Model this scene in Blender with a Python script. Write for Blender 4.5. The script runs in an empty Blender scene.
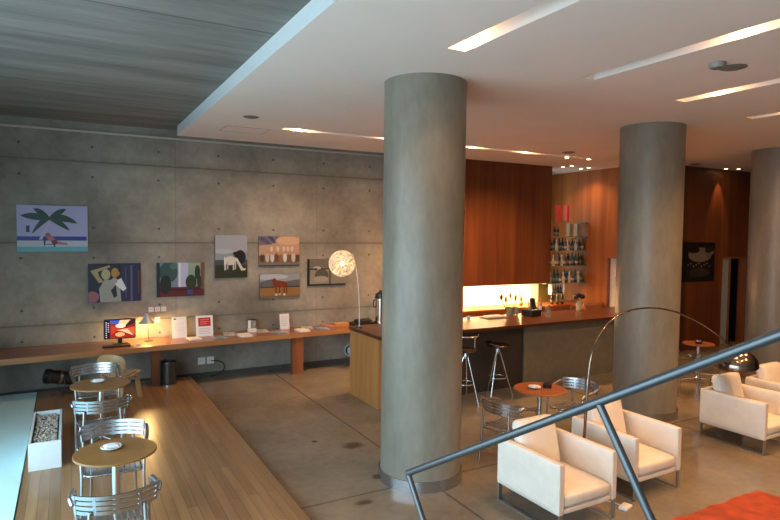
import bpy, bmesh, math, random
from mathutils import Vector, Matrix, Euler
PI = math.pi
rnd = random.Random(7)
SC = bpy.context.scene
COL = SC.collection

# ------------------------------------------------------------------ materials
MATS = {}
def new_mat(name):
    m = bpy.data.materials.new(name); m.use_nodes = True
    return m, m.node_tree.nodes, m.node_tree.links, m.node_tree.nodes['Principled BSDF']

def ramp(nt, c0, c1, p0=0.3, p1=0.7):
    r = nt.new('ShaderNodeValToRGB')
    r.color_ramp.elements[0].position = p0; r.color_ramp.elements[1].position = p1
    r.color_ramp.elements[0].color = (*c0, 1); r.color_ramp.elements[1].color = (*c1, 1)
    return r

def plain(name, col, rough=0.5, metal=0.0, emit=None, estr=0.0, trans=0.0, coat=0.0, var=0.08, nscale=14.0, bump=0.0):
    m, n, l, b = new_mat(name)
    tc = n.new('ShaderNodeTexCoord'); no = n.new('ShaderNodeTexNoise'); no.inputs['Scale'].default_value = nscale
    no.inputs['Detail'].default_value = 5
    l.new(tc.outputs['Object'], no.inputs['Vector'])
    r = ramp(n, tuple(c*(1-var) for c in col), tuple(min(1, c*(1+var)) for c in col))
    l.new(no.outputs['Fac'], r.inputs['Fac']); l.new(r.outputs['Color'], b.inputs['Base Color'])
    b.inputs['Roughness'].default_value = rough; b.inputs['Metallic'].default_value = metal
    if trans: b.inputs['Transmission Weight'].default_value = trans
    if coat: b.inputs['Coat Weight'].default_value = coat; b.inputs['Coat Roughness'].default_value = 0.08
    if emit: b.inputs['Emission Color'].default_value = (*emit, 1); b.inputs['Emission Strength'].default_value = estr
    if bump:
        bp = n.new('ShaderNodeBump'); bp.inputs['Strength'].default_value = bump; bp.inputs['Distance'].default_value = 0.02
        l.new(no.outputs['Fac'], bp.inputs['Height']); l.new(bp.outputs['Normal'], b.inputs['Normal'])
    MATS[name] = m
    return m

def math_node(n, l, op, a, b=None, clamp=False):
    x = n.new('ShaderNodeMath'); x.operation = op; x.use_clamp = clamp
    for i, v in enumerate((a, b)):
        if v is None: continue
        if isinstance(v, (int, float)): x.inputs[i].default_value = v
        else: l.new(v, x.inputs[i])
    return x.outputs[0]

def mix_col(n, l, fac, a, b, mode='MIX'):
    x = n.new('ShaderNodeMix'); x.data_type = 'RGBA'; x.blend_type = mode
    if isinstance(fac, (int, float)): x.inputs[0].default_value = fac
    else: l.new(fac, x.inputs[0])
    for i, v in ((6, a), (7, b)):
        if isinstance(v, tuple): x.inputs[i].default_value = (*v, 1)
        else: l.new(v, x.inputs[i])
    return x.outputs[2]

def wood(name, c_dark, c_light, axis='Z', rough=0.4, seam=None, scale=7.0, coat=0.0, planks=None, stretch=0.06, bump=0.0, spec=0.5):
    """grain stretched along `axis`; seam = (axis, period) thin dark joints; planks = (across axis, width, length)"""
    m, n, l, b = new_mat(name)
    tc = n.new('ShaderNodeTexCoord'); mp = n.new('ShaderNodeMapping')
    s = {'X': (stretch, 1, 1), 'Y': (1, stretch, 1), 'Z': (1, 1, stretch)}[axis]
    mp.inputs['Scale'].default_value = s
    l.new(tc.outputs['Object'], mp.inputs['Vector'])
    no = n.new('ShaderNodeTexNoise'); no.inputs['Scale'].default_value = scale; no.inputs['Detail'].default_value = 8
    no.inputs['Distortion'].default_value = 0.6
    l.new(mp.outputs['Vector'], no.inputs['Vector'])
    r = ramp(n, c_dark, c_light, 0.32, 0.7); l.new(no.outputs['Fac'], r.inputs['Fac'])
    out = r.outputs['Color']
    sep = n.new('ShaderNodeSeparateXYZ'); l.new(tc.outputs['Object'], sep.inputs[0])
    if seam:
        ax, per = seam
        d = math_node(n, l, 'PINGPONG', sep.outputs[ax], per/2)
        k = math_node(n, l, 'LESS_THAN', d, 0.004)
        out = mix_col(n, l, math_node(n, l, 'MULTIPLY', k, 0.55), out, tuple(c*0.3 for c in c_dark))
        # tone of each board
        fl = math_node(n, l, 'FLOOR', math_node(n, l, 'DIVIDE', math_node(n, l, 'ADD', sep.outputs[ax], per/2*0), per))
        wn = n.new('ShaderNodeTexWhiteNoise'); wn.noise_dimensions = '1D'; l.new(fl, wn.inputs['W'])
        out = mix_col(n, l, math_node(n, l, 'MULTIPLY', wn.outputs['Value'], 0.35), out, tuple(c*0.7 for c in c_dark))
    if planks:
        bw = n.new('ShaderNodeTexBrick')
        mp2 = n.new('ShaderNodeMapping')
        if axis == 'Y': mp2.inputs['Rotation'].default_value = (0, 0, PI/2)
        l.new(tc.outputs['Object'], mp2.inputs['Vector']); l.new(mp2.outputs['Vector'], bw.inputs['Vector'])
        bw.inputs['Scale'].default_value = 1.0; bw.inputs['Brick Width'].default_value = planks[1]; bw.inputs['Row Height'].default_value = planks[0]
        bw.inputs['Mortar Size'].default_value = 0.0022; bw.inputs['Mortar Smooth'].default_value = 0.3; bw.inputs['Bias'].default_value = -0.1
        bw.inputs['Color1'].default_value = (0.82, 0.80, 0.77, 1); bw.inputs['Color2'].default_value = (1.12, 1.1, 1.08, 1)
        bw.inputs['Mortar'].default_value = (0.35, 0.3, 0.25, 1)
        out = mix_col(n, l, 1.0, out, bw.outputs['Color'], 'MULTIPLY')
    l.new(out, b.inputs['Base Color'])
    b.inputs['Roughness'].default_value = rough; b.inputs['Specular IOR Level'].default_value = spec
    if coat: b.inputs['Coat Weight'].default_value = coat; b.inputs['Coat Roughness'].default_value = 0.1
    if bump:
        bp = n.new('ShaderNodeBump'); bp.inputs['Strength'].default_value = bump; bp.inputs['Distance'].default_value = 0.01
        l.new(no.outputs['Fac'], bp.inputs['Height']); l.new(bp.outputs['Normal'], b.inputs['Normal'])
    MATS[name] = m
    return m

def concrete(name, c0, c1, rough=0.8, scale=1.6, forms=False, streak=None, joints=None, stains=None, rvar=0.0, bump=0.15, lo=0.33, hi=0.68):
    m, n, l, b = new_mat(name)
    tc = n.new('ShaderNodeTexCoord'); sep = n.new('ShaderNodeSeparateXYZ'); l.new(tc.outputs['Object'], sep.inputs[0])
    mp = n.new('ShaderNodeMapping')
    if streak: mp.inputs['Scale'].default_value = streak
    l.new(tc.outputs['Object'], mp.inputs['Vector'])
    a = n.new('ShaderNodeTexNoise'); a.inputs['Scale'].default_value = scale; a.inputs['Detail'].default_value = 9; a.inputs['Roughness'].default_value = 0.62
    l.new(mp.outputs['Vector'], a.inputs['Vector'])
    f = n.new('ShaderNodeTexNoise'); f.inputs['Scale'].default_value = scale*14; f.inputs['Detail'].default_value = 6
    l.new(mp.outputs['Vector'], f.inputs['Vector'])
    r = ramp(n, c0, c1, lo, hi); l.new(a.outputs['Fac'], r.inputs['Fac'])
    r2 = ramp(n, (0.88,)*3, (1.09,)*3, 0.3, 0.7); l.new(f.outputs['Fac'], r2.inputs['Fac'])
    out = mix_col(n, l, 0.8, r.outputs['Color'], r2.outputs['Color'], 'MULTIPLY')
    def line(coord, pos, w, wob=0.02):
        d = math_node(n, l, 'ABSOLUTE', math_node(n, l, 'SUBTRACT', coord, pos))
        return math_node(n, l, 'SUBTRACT', 1.0, math_node(n, l, 'DIVIDE', d, w), True)
    if forms:
        # board joints and form tie holes of the cast wall
        zz = math_node(n, l, 'ADD', math_node(n, l, 'ADD', sep.outputs[2], math_node(n, l, 'MULTIPLY', f.outputs['Fac'], 0.035)), -1.137 + 13.5)
        xx = math_node(n, l, 'ADD', sep.outputs[0], -1.69 + 27)
        dz = math_node(n, l, 'PINGPONG', zz, 0.675)
        dx = math_node(n, l, 'PINGPONG', xx, 1.35)
        jz = math_node(n, l, 'SUBTRACT', 1.0, math_node(n, l, 'DIVIDE', dz, 0.022), True)
        jb = math_node(n, l, 'SUBTRACT', 1.0, math_node(n, l, 'DIVIDE', dz, 0.14), True)
        jx = math_node(n, l, 'SUBTRACT', 1.0, math_node(n, l, 'DIVIDE', dx, 0.012), True)
        out = mix_col(n, l, math_node(n, l, 'MULTIPLY', jz, math_node(n, l, 'MULTIPLY', a.outputs['Fac'], 1.15)), out, tuple(c*0.32 for c in c0))
        out = mix_col(n, l, math_node(n, l, 'MULTIPLY', jb, math_node(n, l, 'MULTIPLY', a.outputs['Fac'], 0.5)), out, tuple(c*0.55 for c in c0))
        out = mix_col(n, l, math_node(n, l, 'MULTIPLY', jx, 0.35), out, tuple(c*0.4 for c in c0))
        hx = math_node(n, l, 'PINGPONG', math_node(n, l, 'ADD', sep.outputs[0], -0.37 + 10.4), 0.52)
        hz = math_node(n, l, 'SUBTRACT', dz, 0.25)
        d2 = math_node(n, l, 'ADD', math_node(n, l, 'POWER', hx, 2), math_node(n, l, 'POWER', math_node(n, l, 'ABSOLUTE', hz), 2))
        hole = math_node(n, l, 'LESS_THAN', d2, 0.021**2)
        out = mix_col(n, l, math_node(n, l, 'MULTIPLY', hole, 0.7), out, tuple(c*0.12 for c in c0))
    for ax, pos, w in (joints or []):
        wv = math_node(n, l, 'ADD', sep.outputs[ax], math_node(n, l, 'MULTIPLY', math_node(n, l, 'SUBTRACT', a.outputs['Fac'], 0.5), 0.05))
        out = mix_col(n, l, math_node(n, l, 'MULTIPLY', line(wv, pos, w), 0.75), out, tuple(c*0.25 for c in c0))
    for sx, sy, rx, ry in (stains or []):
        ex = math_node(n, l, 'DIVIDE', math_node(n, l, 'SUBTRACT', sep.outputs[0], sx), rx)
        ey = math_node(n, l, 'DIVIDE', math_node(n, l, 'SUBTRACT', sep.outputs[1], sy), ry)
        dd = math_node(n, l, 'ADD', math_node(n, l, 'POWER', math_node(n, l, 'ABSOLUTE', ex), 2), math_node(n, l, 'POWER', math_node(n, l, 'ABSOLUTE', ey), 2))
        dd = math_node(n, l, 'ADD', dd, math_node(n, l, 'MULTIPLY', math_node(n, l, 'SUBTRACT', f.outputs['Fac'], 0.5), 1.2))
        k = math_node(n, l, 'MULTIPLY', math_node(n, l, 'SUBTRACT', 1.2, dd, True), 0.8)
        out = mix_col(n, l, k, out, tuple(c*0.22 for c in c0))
    l.new(out, b.inputs['Base Color'])
    if rvar:
        rr = n.new('ShaderNodeMapRange'); l.new(a.outputs['Fac'], rr.inputs[0])
        rr.inputs[1].default_value = 0.3; rr.inputs[2].default_value = 0.7
        rr.inputs[3].default_value = rough - rvar; rr.inputs[4].default_value = rough + rvar
        l.new(rr.outputs[0], b.inputs['Roughness'])
    else: b.inputs['Roughness'].default_value = rough
    if bump:
        bp = n.new('ShaderNodeBump'); bp.inputs['Strength'].default_value = bump; bp.inputs['Distance'].default_value = 0.01
        l.new(f.outputs['Fac'], bp.inputs['Height']); l.new(bp.outputs['Normal'], b.inputs['Normal'])
    MATS[name] = m
    return m

def printed(name, rough=0.45, estr=0.0):
    m, n, l, b = new_mat(name)
    at = n.new('ShaderNodeAttribute'); at.attribute_name = 'print'
    l.new(at.outputs['Color'], b.inputs['Base Color']); b.inputs['Roughness'].default_value = rough
    if estr: l.new(at.outputs['Color'], b.inputs['Emission Color']); b.inputs['Emission Strength'].default_value = estr
    MATS[name] = m
    return m

concrete('cast_concrete', (0.175, 0.162, 0.135), (0.430, 0.402, 0.340), 0.75, 0.75, forms=True)
concrete('board_concrete', (0.145, 0.143, 0.130), (0.270, 0.266, 0.240), 0.85, 1.3, streak=(0.25, 2.2, 1),
         joints=[(1, 8.3, 0.02), (1, 5.2, 0.02), (1, 10.2, 0.015)])
concrete('column_concrete', (0.185, 0.164, 0.128), (0.270, 0.244, 0.195), 0.36, 1.2, streak=(1, 1, 0.35), bump=0.08)
concrete('floor_concrete', (0.150, 0.120, 0.085), (0.325, 0.270, 0.202), 0.20, 0.8, rvar=0.07, bump=0.02, lo=0.22, hi=0.8,
         joints=[(0, 3.4, 0.022), (1, 5.3, 0.02), (0, 7.6, 0.02), (0, 11.8, 0.02)],
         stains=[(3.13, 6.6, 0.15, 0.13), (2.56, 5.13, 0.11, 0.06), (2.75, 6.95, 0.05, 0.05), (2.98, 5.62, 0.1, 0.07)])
wood('deck_wood', (0.280, 0.152, 0.070), (0.390, 0.226, 0.108), 'Y', 0.28, scale=9, planks=(0.095, 1.6), stretch=0.08)
wood('panel_wood', (0.105, 0.031, 0.011), (0.185, 0.060, 0.021), 'Z', 0.45, seam=(0, 0.42), scale=5, spec=0.25)
wood('panel_wood_lit', (0.270, 0.078, 0.016), (0.420, 0.140, 0.032), 'Z', 0.5, seam=(1, 0.42), scale=5, spec=0.2)  # brighter copy of the panel wood, stronger light put into its colour
wood('bench_wood', (0.230, 0.072, 0.026), (0.345, 0.122, 0.045), 'X', 0.3, scale=8, coat=0.3)
wood('bench_edge', (0.360, 0.155, 0.056), (0.480, 0.225, 0.085), 'X', 0.4, scale=8)
wood('leg_wood', (0.220, 0.070, 0.028), (0.320, 0.110, 0.042), 'Z', 0.4, scale=8)
wood('bar_top', (0.070, 0.020, 0.007), (0.125, 0.038, 0.013), 'X', 0.30, scale=7, spec=0.4)
wood('back_top', (0.300, 0.070, 0.018), (0.420, 0.110, 0.030), 'X', 0.35, scale=7, spec=0.3)
wood('oak', (0.360, 0.155, 0.046), (0.480, 0.228, 0.075), 'Z', 0.42, scale=9)
wood('table_gold', (0.250, 0.118, 0.032), (0.310, 0.155, 0.046), 'X', 0.33, scale=6)
wood('table_red', (0.360, 0.105, 0.035), (0.450, 0.150, 0.052), 'X', 0.3, scale=6)
wood('plywood', (0.520, 0.320, 0.140), (0.640, 0.420, 0.210), 'Z', 0.4, scale=9)
plain('paint', (0.81, 0.75, 0.70), 0.75, var=0.02, nscale=1.5)
plain('paint_daylit', (0.72, 0.78, 0.80), 0.75, var=0.02)  # ceiling paint tinted cool, daylight on the exposed edge put into its colour
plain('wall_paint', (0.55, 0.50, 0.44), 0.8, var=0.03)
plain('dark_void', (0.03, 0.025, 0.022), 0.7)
plain('skirting_shade', (0.075, 0.07, 0.065), 0.6)
plain('leather', (0.80, 0.71, 0.61), 0.42, var=0.05, nscale=9, bump=0.12)
plain('aluminium', (0.47, 0.485, 0.50), 0.27, 0.95, var=0.04)
plain('lamp_silver', (0.68, 0.67, 0.64), 0.42, 0.4)
plain('dull_aluminium', (0.42, 0.44, 0.46), 0.36, 0.9, var=0.08)
plain('chrome', (0.78, 0.78, 0.78), 0.12, 1.0, var=0.02)
plain('bronze', (0.30, 0.22, 0.17), 0.16, 1.0, var=0.1)
plain('rail_steel', (0.115, 0.127, 0.135), 0.34, 0.7, var=0.05)
plain('dark_steel', (0.10, 0.10, 0.10), 0.35, 0.9)
concrete('bar_metal', (0.210, 0.192, 0.145), (0.290, 0.265, 0.200), 0.26, 0.5, bump=0.0)
MATS['bar_metal'].node_tree.nodes['Principled BSDF'].inputs['Metallic'].default_value = 0.4
plain('bar_dark', (0.060, 0.047, 0.038), 0.4, 0.3, var=0.25, nscale=2.5)
plain('black', (0.015, 0.015, 0.016), 0.35)
plain('black_rubber', (0.02, 0.02, 0.02), 0.7)
plain('grey_felt', (0.17, 0.18, 0.19), 0.9)
plain('white_gloss', (0.82, 0.82, 0.80), 0.25, var=0.02)
plain('white_paper', (0.80, 0.80, 0.82), 0.7, var=0.03)
plain('planter_white', (0.72, 0.76, 0.76), 0.5, var=0.03)
plain('pebble', (0.46, 0.39, 0.32), 0.75, var=0.75, nscale=45)
plain('glass_floor', (0.62, 0.90, 0.92), 0.75, var=0.04, nscale=1.2)
plain('cream', (0.88, 0.82, 0.64), 0.5, var=0.03)
plain('mirror_olive', (0.22, 0.18, 0.05), 0.15, 0.3)
plain('clear_glass', (0.75, 0.80, 0.74), 0.05, trans=0.9, var=0.01)
plain('shelf_glass', (0.42, 0.52, 0.36), 0.08, trans=0.6, var=0.02)
plain('door_glass', (0.32, 0.42, 0.46), 0.12, var=0.05, nscale=2)
plain('door_pale', (0.66, 0.62, 0.55), 0.5)
plain('red_box', (0.62, 0.035, 0.025), 0.4)
plain('carton', (0.34, 0.27, 0.14), 0.6)
plain('orange_rug', (0.38, 0.058, 0.018), 0.95, var=0.35, nscale=5, bump=0.5)
plain('magazine_blue', (0.25, 0.33, 0.42), 0.4, var=0.5, nscale=18)
plain('magazine_red', (0.46, 0.20, 0.16), 0.4, var=0.6, nscale=16)
plain('magazine_grey', (0.48, 0.47, 0.46), 0.4, var=0.5, nscale=20)
plain('cardboard', (0.55, 0.27, 0.10), 0.6)
plain('bottle_dark', (0.018, 0.014, 0.010), 0.08, var=0.2)
plain('bottle_green', (0.030, 0.060, 0.018), 0.08, var=0.2)
plain('bottle_amber', (0.200, 0.075, 0.018), 0.08, var=0.2)
plain('bottle_pale', (0.52, 0.47, 0.33), 0.08, var=0.2)
plain('bottle_label', (0.55, 0.46, 0.30), 0.6, var=0.2, nscale=40)
plain('dim_label', (0.16, 0.13, 0.075), 0.5, var=0.5, nscale=30)
plain('lamp_wire', (0.90, 0.80, 0.66), 0.35, var=0.05)
plain('bulb', (1, 0.85, 0.6), 0.5, emit=(1.0, 0.62, 0.28), estr=16)
plain('slot_glow', (1, 0.9, 0.75), 0.5, emit=(1.0, 0.66, 0.34), estr=14)
plain('slot_off', (0.55, 0.52, 0.48), 0.5)
plain('spot_glow', (1, 0.9, 0.75), 0.5, emit=(1.0, 0.68, 0.34), estr=26)
plain('strip_glow', (1, 0.9, 0.6), 0.5, emit=(1.0, 0.72, 0.30), estr=9)
plain('vent_grey', (0.20, 0.18, 0.17), 0.6)
plain('sensor', (0.30, 0.28, 0.26), 0.4)
printed('print', 0.42)
printed('screen', 0.2, 0.7)

# ------------------------------------------------------------------ geometry helpers
class MB:
    def __init__(s): s.bm = bmesh.new(); s.mi = 0
    def _f(s, vs):
        try:
            f = s.bm.faces.new(vs); f.material_index = s.mi; return f
        except ValueError: return None
    def box(s, lo, hi, rot=None, piv=None):
        c = [(x, y, z) for z in (lo[2], hi[2]) for y in (lo[1], hi[1]) for x in (lo[0], hi[0])]
        if rot is not None:
            p = Vector(piv if piv is not None else [(a+b)/2 for a, b in zip(lo, hi)])
            c = [rot @ (Vector(q)-p) + p for q in c]
        v = [s.bm.verts.new(q) for q in c]
        for q in ((0,2,3,1),(4,5,7,6),(0,1,5,4),(1,3,7,5),(3,2,6,7),(2,0,4,6)): s._f([v[i] for i in q])
        return s
    def tube(s, pts, r, n=10, closed=False, caps=True):
        P = [Vector(p) for p in pts]; N = len(P)
        R = r if isinstance(r, (list, tuple)) else [r]*N
        T = []
        for i in range(N):
            a = P[(i-1) % N] if (closed or i > 0) else P[i]
            b = P[(i+1) % N] if (closed or i < N-1) else P[i]
            t = (b-a); T.append(t.normalized() if t.length > 1e-9 else Vector((0,0,1)))
        up = Vector((0,0,1)) if abs(T[0].z) < 0.9 else Vector((1,0,0))
        u = T[0].cross(up).normalized(); rings = []
        for i in range(N):
            u = (u - T[i]*u.dot(T[i])).normalized(); w = T[i].cross(u)
            rings.append([s.bm.verts.new(P[i] + (u*math.cos(2*PI*k/n) + w*math.sin(2*PI*k/n))*R[i]) for k in range(n)])
        for i in range(N if closed else N-1):
            A, B = rings[i], rings[(i+1) % N]
            for k in range(n): s._f([A[k], A[(k+1) % n], B[(k+1) % n], B[k]])
        if caps and not closed: s._f(rings[0][::-1]); s._f(rings[-1])
        return s
    def cyl(s, p0, p1, r, r1=None, n=20): return s.tube([p0, p1], [r, r if r1 is None else r1], n)
    def lathe(s, prof, c=(0,0,0), n=24, mat=None):
        c = Vector(c); rings = []
        for (r, z) in prof:
            if r < 1e-6: q = [s.bm.verts.new(c + Vector((0,0,z)))]
            else: q = [s.bm.verts.new(c + Vector((r*math.cos(2*PI*k/n), r*math.sin(2*PI*k/n), z))) for k in range(n)]
            if mat is not None:
                for v in q: v.co = mat @ v.co
            rings.append(q)
        for A, B in zip(rings, rings[1:]):
            for k in range(n):
                if len(A) == 1 and len(B) == 1: continue
                if len(A) == 1: s._f([A[0], B[(k+1) % n], B[k]])
                elif len(B) == 1: s._f([A[k], A[(k+1) % n], B[0]])
                else: s._f([A[k], A[(k+1) % n], B[(k+1) % n], B[k]])
        return s
    def prism(s, pts, d):
        """closed polygon of 3D points pushed along d"""
        d = Vector(d); a = [s.bm.verts.new(p) for p in pts]; b = [s.bm.verts.new(Vector(p)+d) for p in pts]
        s._f(a[::-1]); s._f(b); N = len(pts)
        for i in range(N): s._f([a[i], a[(i+1) % N], b[(i+1) % N], b[i]])
        return s
    def shell(s, fn, nu, nv, th):
        """solid sheet: fn(u,v) in 0..1, thickness along the local normal"""
        e = 1e-3
        def nrm(u, v):
            du = Vector(fn(min(1, u+e), v)) - Vector(fn(max(0, u-e), v)); dv = Vector(fn(u, min(1, v+e))) - Vector(fn(u, max(0, v-e)))
            q = du.cross(dv); return q.normalized() if q.length > 1e-12 else Vector((0,0,1))
        A = [[s.bm.verts.new(Vector(fn(i/nu, j/nv)) + nrm(i/nu, j/nv)*th/2) for j in range(nv+1)] for i in range(nu+1)]
        B = [[s.bm.verts.new(Vector(fn(i/nu, j/nv)) - nrm(i/nu, j/nv)*th/2) for j in range(nv+1)] for i in range(nu+1)]
        for i in range(nu):
            for j in range(nv):
                s._f([A[i][j], A[i+1][j], A[i+1][j+1], A[i][j+1]]); s._f([B[i][j], B[i][j+1], B[i+1][j+1], B[i+1][j]])
        for i in range(nu):
            s._f([A[i][0], B[i][0], B[i+1][0], A[i+1][0]]); s._f([A[i][nv], A[i+1][nv], B[i+1][nv], B[i][nv]])
        for j in range(nv):
            s._f([A[0][j], A[0][j+1], B[0][j+1], B[0][j]]); s._f([A[nu][j], B[nu][j], B[nu][j+1], A[nu][j+1]])
        return s
    def cushion(s, c, size, r=0.03, bulge=(0,0,0), rot=None, n=8):
        """soft block: rounded edges and a bulge on each pair of faces"""
        tmp = bmesh.new(); bmesh.ops.create_cube(tmp, size=2.0)
        bmesh.ops.subdivide_edges(tmp, edges=tmp.edges[:], cuts=n, use_grid_fill=True)
        hx = [q/2 for q in size]; vm = {}
        for v in tmp.verts:
            p = v.co
            q = Vector([p[i]*hx[i] for i in range(3)])
            inn = Vector([max(-(hx[i]-r), min(hx[i]-r, q[i])) for i in range(3)])
            d = q - inn
            if d.length > 1e-9: q = inn + d.normalized()*r
            for i in range(3):
                j, k = (i+1) % 3, (i+2) % 3
                q[i] += p[i]*bulge[i]*(1-p[j]**2)*(1-p[k]**2)
            if rot is not None: q = rot @ q
            vm[v] = s.bm.verts.new(q + Vector(c))
        for f in tmp.faces: s._f([vm[v] for v in f.verts])
        tmp.free(); return s
    def ball(s, c, r, n=12, sc=(1,1,1)):
        prof = [(r*math.sin(PI*i/n), -r*math.cos(PI*i/n)) for i in range(n+1)]
        prof[0] = (0, -r); prof[-1] = (0, r)
        b0 = len(s.bm.verts); s.lathe(prof, (0,0,0), n*2)
        s.bm.verts.ensure_lookup_table()
        for v in s.bm.verts[b0:]: v.co = Vector((v.co.x*sc[0]+c[0], v.co.y*sc[1]+c[1], v.co.z*sc[2]+c[2]))
        return s
    def build(s, name, mats, parent=None, loc=None, rot=None, smooth=None, bevel=0, seg=2):
        bmesh.ops.recalc_face_normals(s.bm, faces=s.bm.faces[:])
        me = bpy.data.meshes.new(name); s.bm.to_mesh(me); s.bm.free()
        for mt in (mats if isinstance(mats, (list, tuple)) else [mats]): me.materials.append(MATS[mt])
        if smooth:
            for p in me.polygons: p.use_smooth = True
            me.set_sharp_from_angle(angle=math.radians(smooth))
        o = bpy.data.objects.new(name, me); COL.objects.link(o)
        if parent: o.parent = parent
        if loc: o.location = loc
        if rot: o.rotation_euler = rot
        if bevel:
            b = o.modifiers.new('edge', 'BEVEL'); b.width = bevel; b.segments = seg; b.limit_method = 'ANGLE'; b.angle_limit = math.radians(40)
        return o

def tag(o, label, cat, group=None, kind=None):
    o['label'] = label; o['category'] = cat
    if group: o['group'] = group
    if kind: o['kind'] = kind
    return o
def thing(name, label, cat, loc=(0,0,0), rz=0, group=None):
    o = bpy.data.objects.new(name, None); COL.objects.link(o); o.empty_display_size = 0.1
    o.location = loc; o.rotation_euler = (0, 0, rz)
    return tag(o, label, cat, group)
def struct(o, label=None):
    o['kind'] = 'structure'
    if label: o['label'] = label
    return o
KIDS = {}
def dup(root, loc, rz=None, label=None):
    r = root.copy(); COL.objects.link(r); r.location = loc
    if rz is not None: r.rotation_euler = (0, 0, rz)
    if label: r['label'] = label
    def rec(a, b):
        for ch in list(a.children):
            c = ch.copy(); COL.objects.link(c); c.parent = b; rec(ch, c)
    rec(root, r)
    return r
def bez(p0, p1, p2, p3, n=16):
    p0, p1, p2, p3 = map(Vector, (p0, p1, p2, p3))
    return [p0*(1-t)**3 + p1*3*t*(1-t)**2 + p2*3*t*t*(1-t) + p3*t**3 for t in [i/n for i in range(n+1)]]
def rounded(pts, r, n=5):
    """polyline with its corners rounded"""
    P = [Vector(p) for p in pts]; out = [P[0]]
    for a, b, c in zip(P, P[1:], P[2:]):
        d0 = min(r, (a-b).length*0.49); d1 = min(r, (c-b).length*0.49)
        q0 = b + (a-b).normalized()*d0; q1 = b + (c-b).normalized()*d1
        for i in range(n+1):
            t = i/n; out.append(q0*(1-t)**2 + b*2*t*(1-t) + q1*t*t)
    out.append(P[-1]); return out
def ell(cx, cy, rx, ry, n=16, a0=0, a1=2*PI):
    return [(cx + rx*math.cos(a0+(a1-a0)*i/n), cy + ry*math.sin(a0+(a1-a0)*i/n)) for i in range(n + (0 if abs(a1-a0-2*PI) < 1e-6 else 1))]
def lin(h):  # sRGB triple 0..255 -> linear
    return tuple(((c/255)/12.92 if c <= 10 else ((c/255+0.055)/1.055)**2.4) for c in h)
def flat_print(name, w, h, depth, edge, layers, parent=None, loc=None, rot=None, mat='print', gap=0.0006):
    """a printed panel facing -Y, lower left corner at the local origin; layers = [(polygon in 0..1, sRGB)]"""
    bm = bmesh.new(); lay = bm.loops.layers.float_color.new('print')
    def face(vs, c):
        f = bm.faces.new(vs)
        for lp in f.loops: lp[lay] = (*lin(c), 1)
        return f
    q = [(x, y, z) for z in (0, h) for y in (0, depth) for x in (0, w)]
    v = [bm.verts.new(p) for p in q]
    for idx in ((0,1,3,2),(4,6,7,5),(0,4,5,1),(1,5,7,3),(3,7,6,2),(2,6,4,0)): face([v[i] for i in idx], edge)
    for k, (poly, c) in enumerate(layers):
        vs = [bm.verts.new((max(0.002, min(0.998, u))*w, -gap*(k+1), max(0.002, min(0.998, t))*h)) for u, t in poly]
        f = face(vs, c)
        f.normal_update()
        if f.normal.y > 0: f.normal_flip()
    me = bpy.data.meshes.new(name); bm.to_mesh(me); bm.free(); me.materials.append(MATS[mat])
    o = bpy.data.objects.new(name, me); COL.objects.link(o)
    if parent: o.parent = parent
    if loc: o.location = loc
    if rot: o.rotation_euler = rot
    return o
def rect(x0, y0, x1, y1): return [(x0,y0),(x1,y0),(x1,y1),(x0,y1)]

# ------------------------------------------------------------------ the setting
ZW = 4.31    # white ceiling
ZC = 4.47    # cast slab
YB = 11.05   # cast wall
DK = 0.10    # deck height
struct(MB().box((-2.2, -4, -0.2), (16.7, 12.1, 0)).build('floor', 'floor_concrete'), 'polished concrete floor with saw-cut joints')
w = MB().box((-2.2, YB, 0), (10.1, YB+0.2, ZC))
struct(w.build('wall_back', 'cast_concrete'), 'board-marked concrete wall behind the long bench')
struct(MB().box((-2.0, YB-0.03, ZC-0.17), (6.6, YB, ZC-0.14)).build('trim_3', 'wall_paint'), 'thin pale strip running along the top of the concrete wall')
struct(MB().box((10.1, 11.85, 0), (11.7, 12.05, ZC)).build('wall_alcove', 'panel_wood'), 'wood panelled wall behind the glass shelves')
struct(MB().box((-2.2, -4, ZC), (16.7, 12.1, ZC+0.25)).build('ceiling', 'board_concrete'), 'board-marked concrete ceiling slab')

# dropped white ceiling with recessed light slots
SLOTS = [(2.92, 3.11, 0.4, 4.31), (4.63, 4.82, 0.4, 4.39), (6.35, 6.54, 0.4, 4.55), (8.07, 8.25, 0.4, 4.70), (9.80, 9.98, 0.4, 4.70), (11.5, 11.68, 0.4, 4.70), (13.2, 13.38, 0.4, 4.70), (2.98, 9.55, 8.86, 9.03)]  # the three rightmost long slots are added to house unseen lamps
mb = MB()
def white_area(x0, x1, y0, y1, holes):
    xs = sorted({x0, x1, *[h[0] for h in holes], *[h[1] for h in holes]}); ys = sorted({y0, y1, *[h[2] for h in holes], *[h[3] for h in holes]})
    for a, b in zip(xs, xs[1:]):
        for c, d in zip(ys, ys[1:]):
            mx, my = (a+b)/2, (c+d)/2
            hole = any(h[0] < mx < h[1] and h[2] < my < h[3] for h in holes)
            z = ZW + 0.14 if hole else ZW
            v = [mb.bm.verts.new(p) for p in ((a,c,z),(a,d,z),(b,d,z),(b,c,z))]; mb._f(v)
    for (a, b, c, d) in holes:
        for p, q in (((a,c),(a,d)),((a,d),(b,d)),((b,d),(b,c)),((b,c),(a,c))):
            v = [mb.bm.verts.new(t) for t in ((*p,ZW),(*q,ZW),(*q,ZW+0.14),(*p,ZW+0.14))]; mb._f(v)
white_area(1.655, 16.5, -4, 10.58, SLOTS)
white_area(6.62, 16.5, 10.58, 11.85, [])
mb.mi = 1
for p, q in (((1.655,-4),(1.655,10.58)), ((1.655,10.58),(6.62,10.58))):
    mb._f([mb.bm.verts.new(t) for t in ((*p,ZW),(*q,ZW),(*q,ZC),(*p,ZC))])
bmesh.ops.remove_doubles(mb.bm, verts=mb.bm.verts[:], dist=1e-5)
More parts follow.
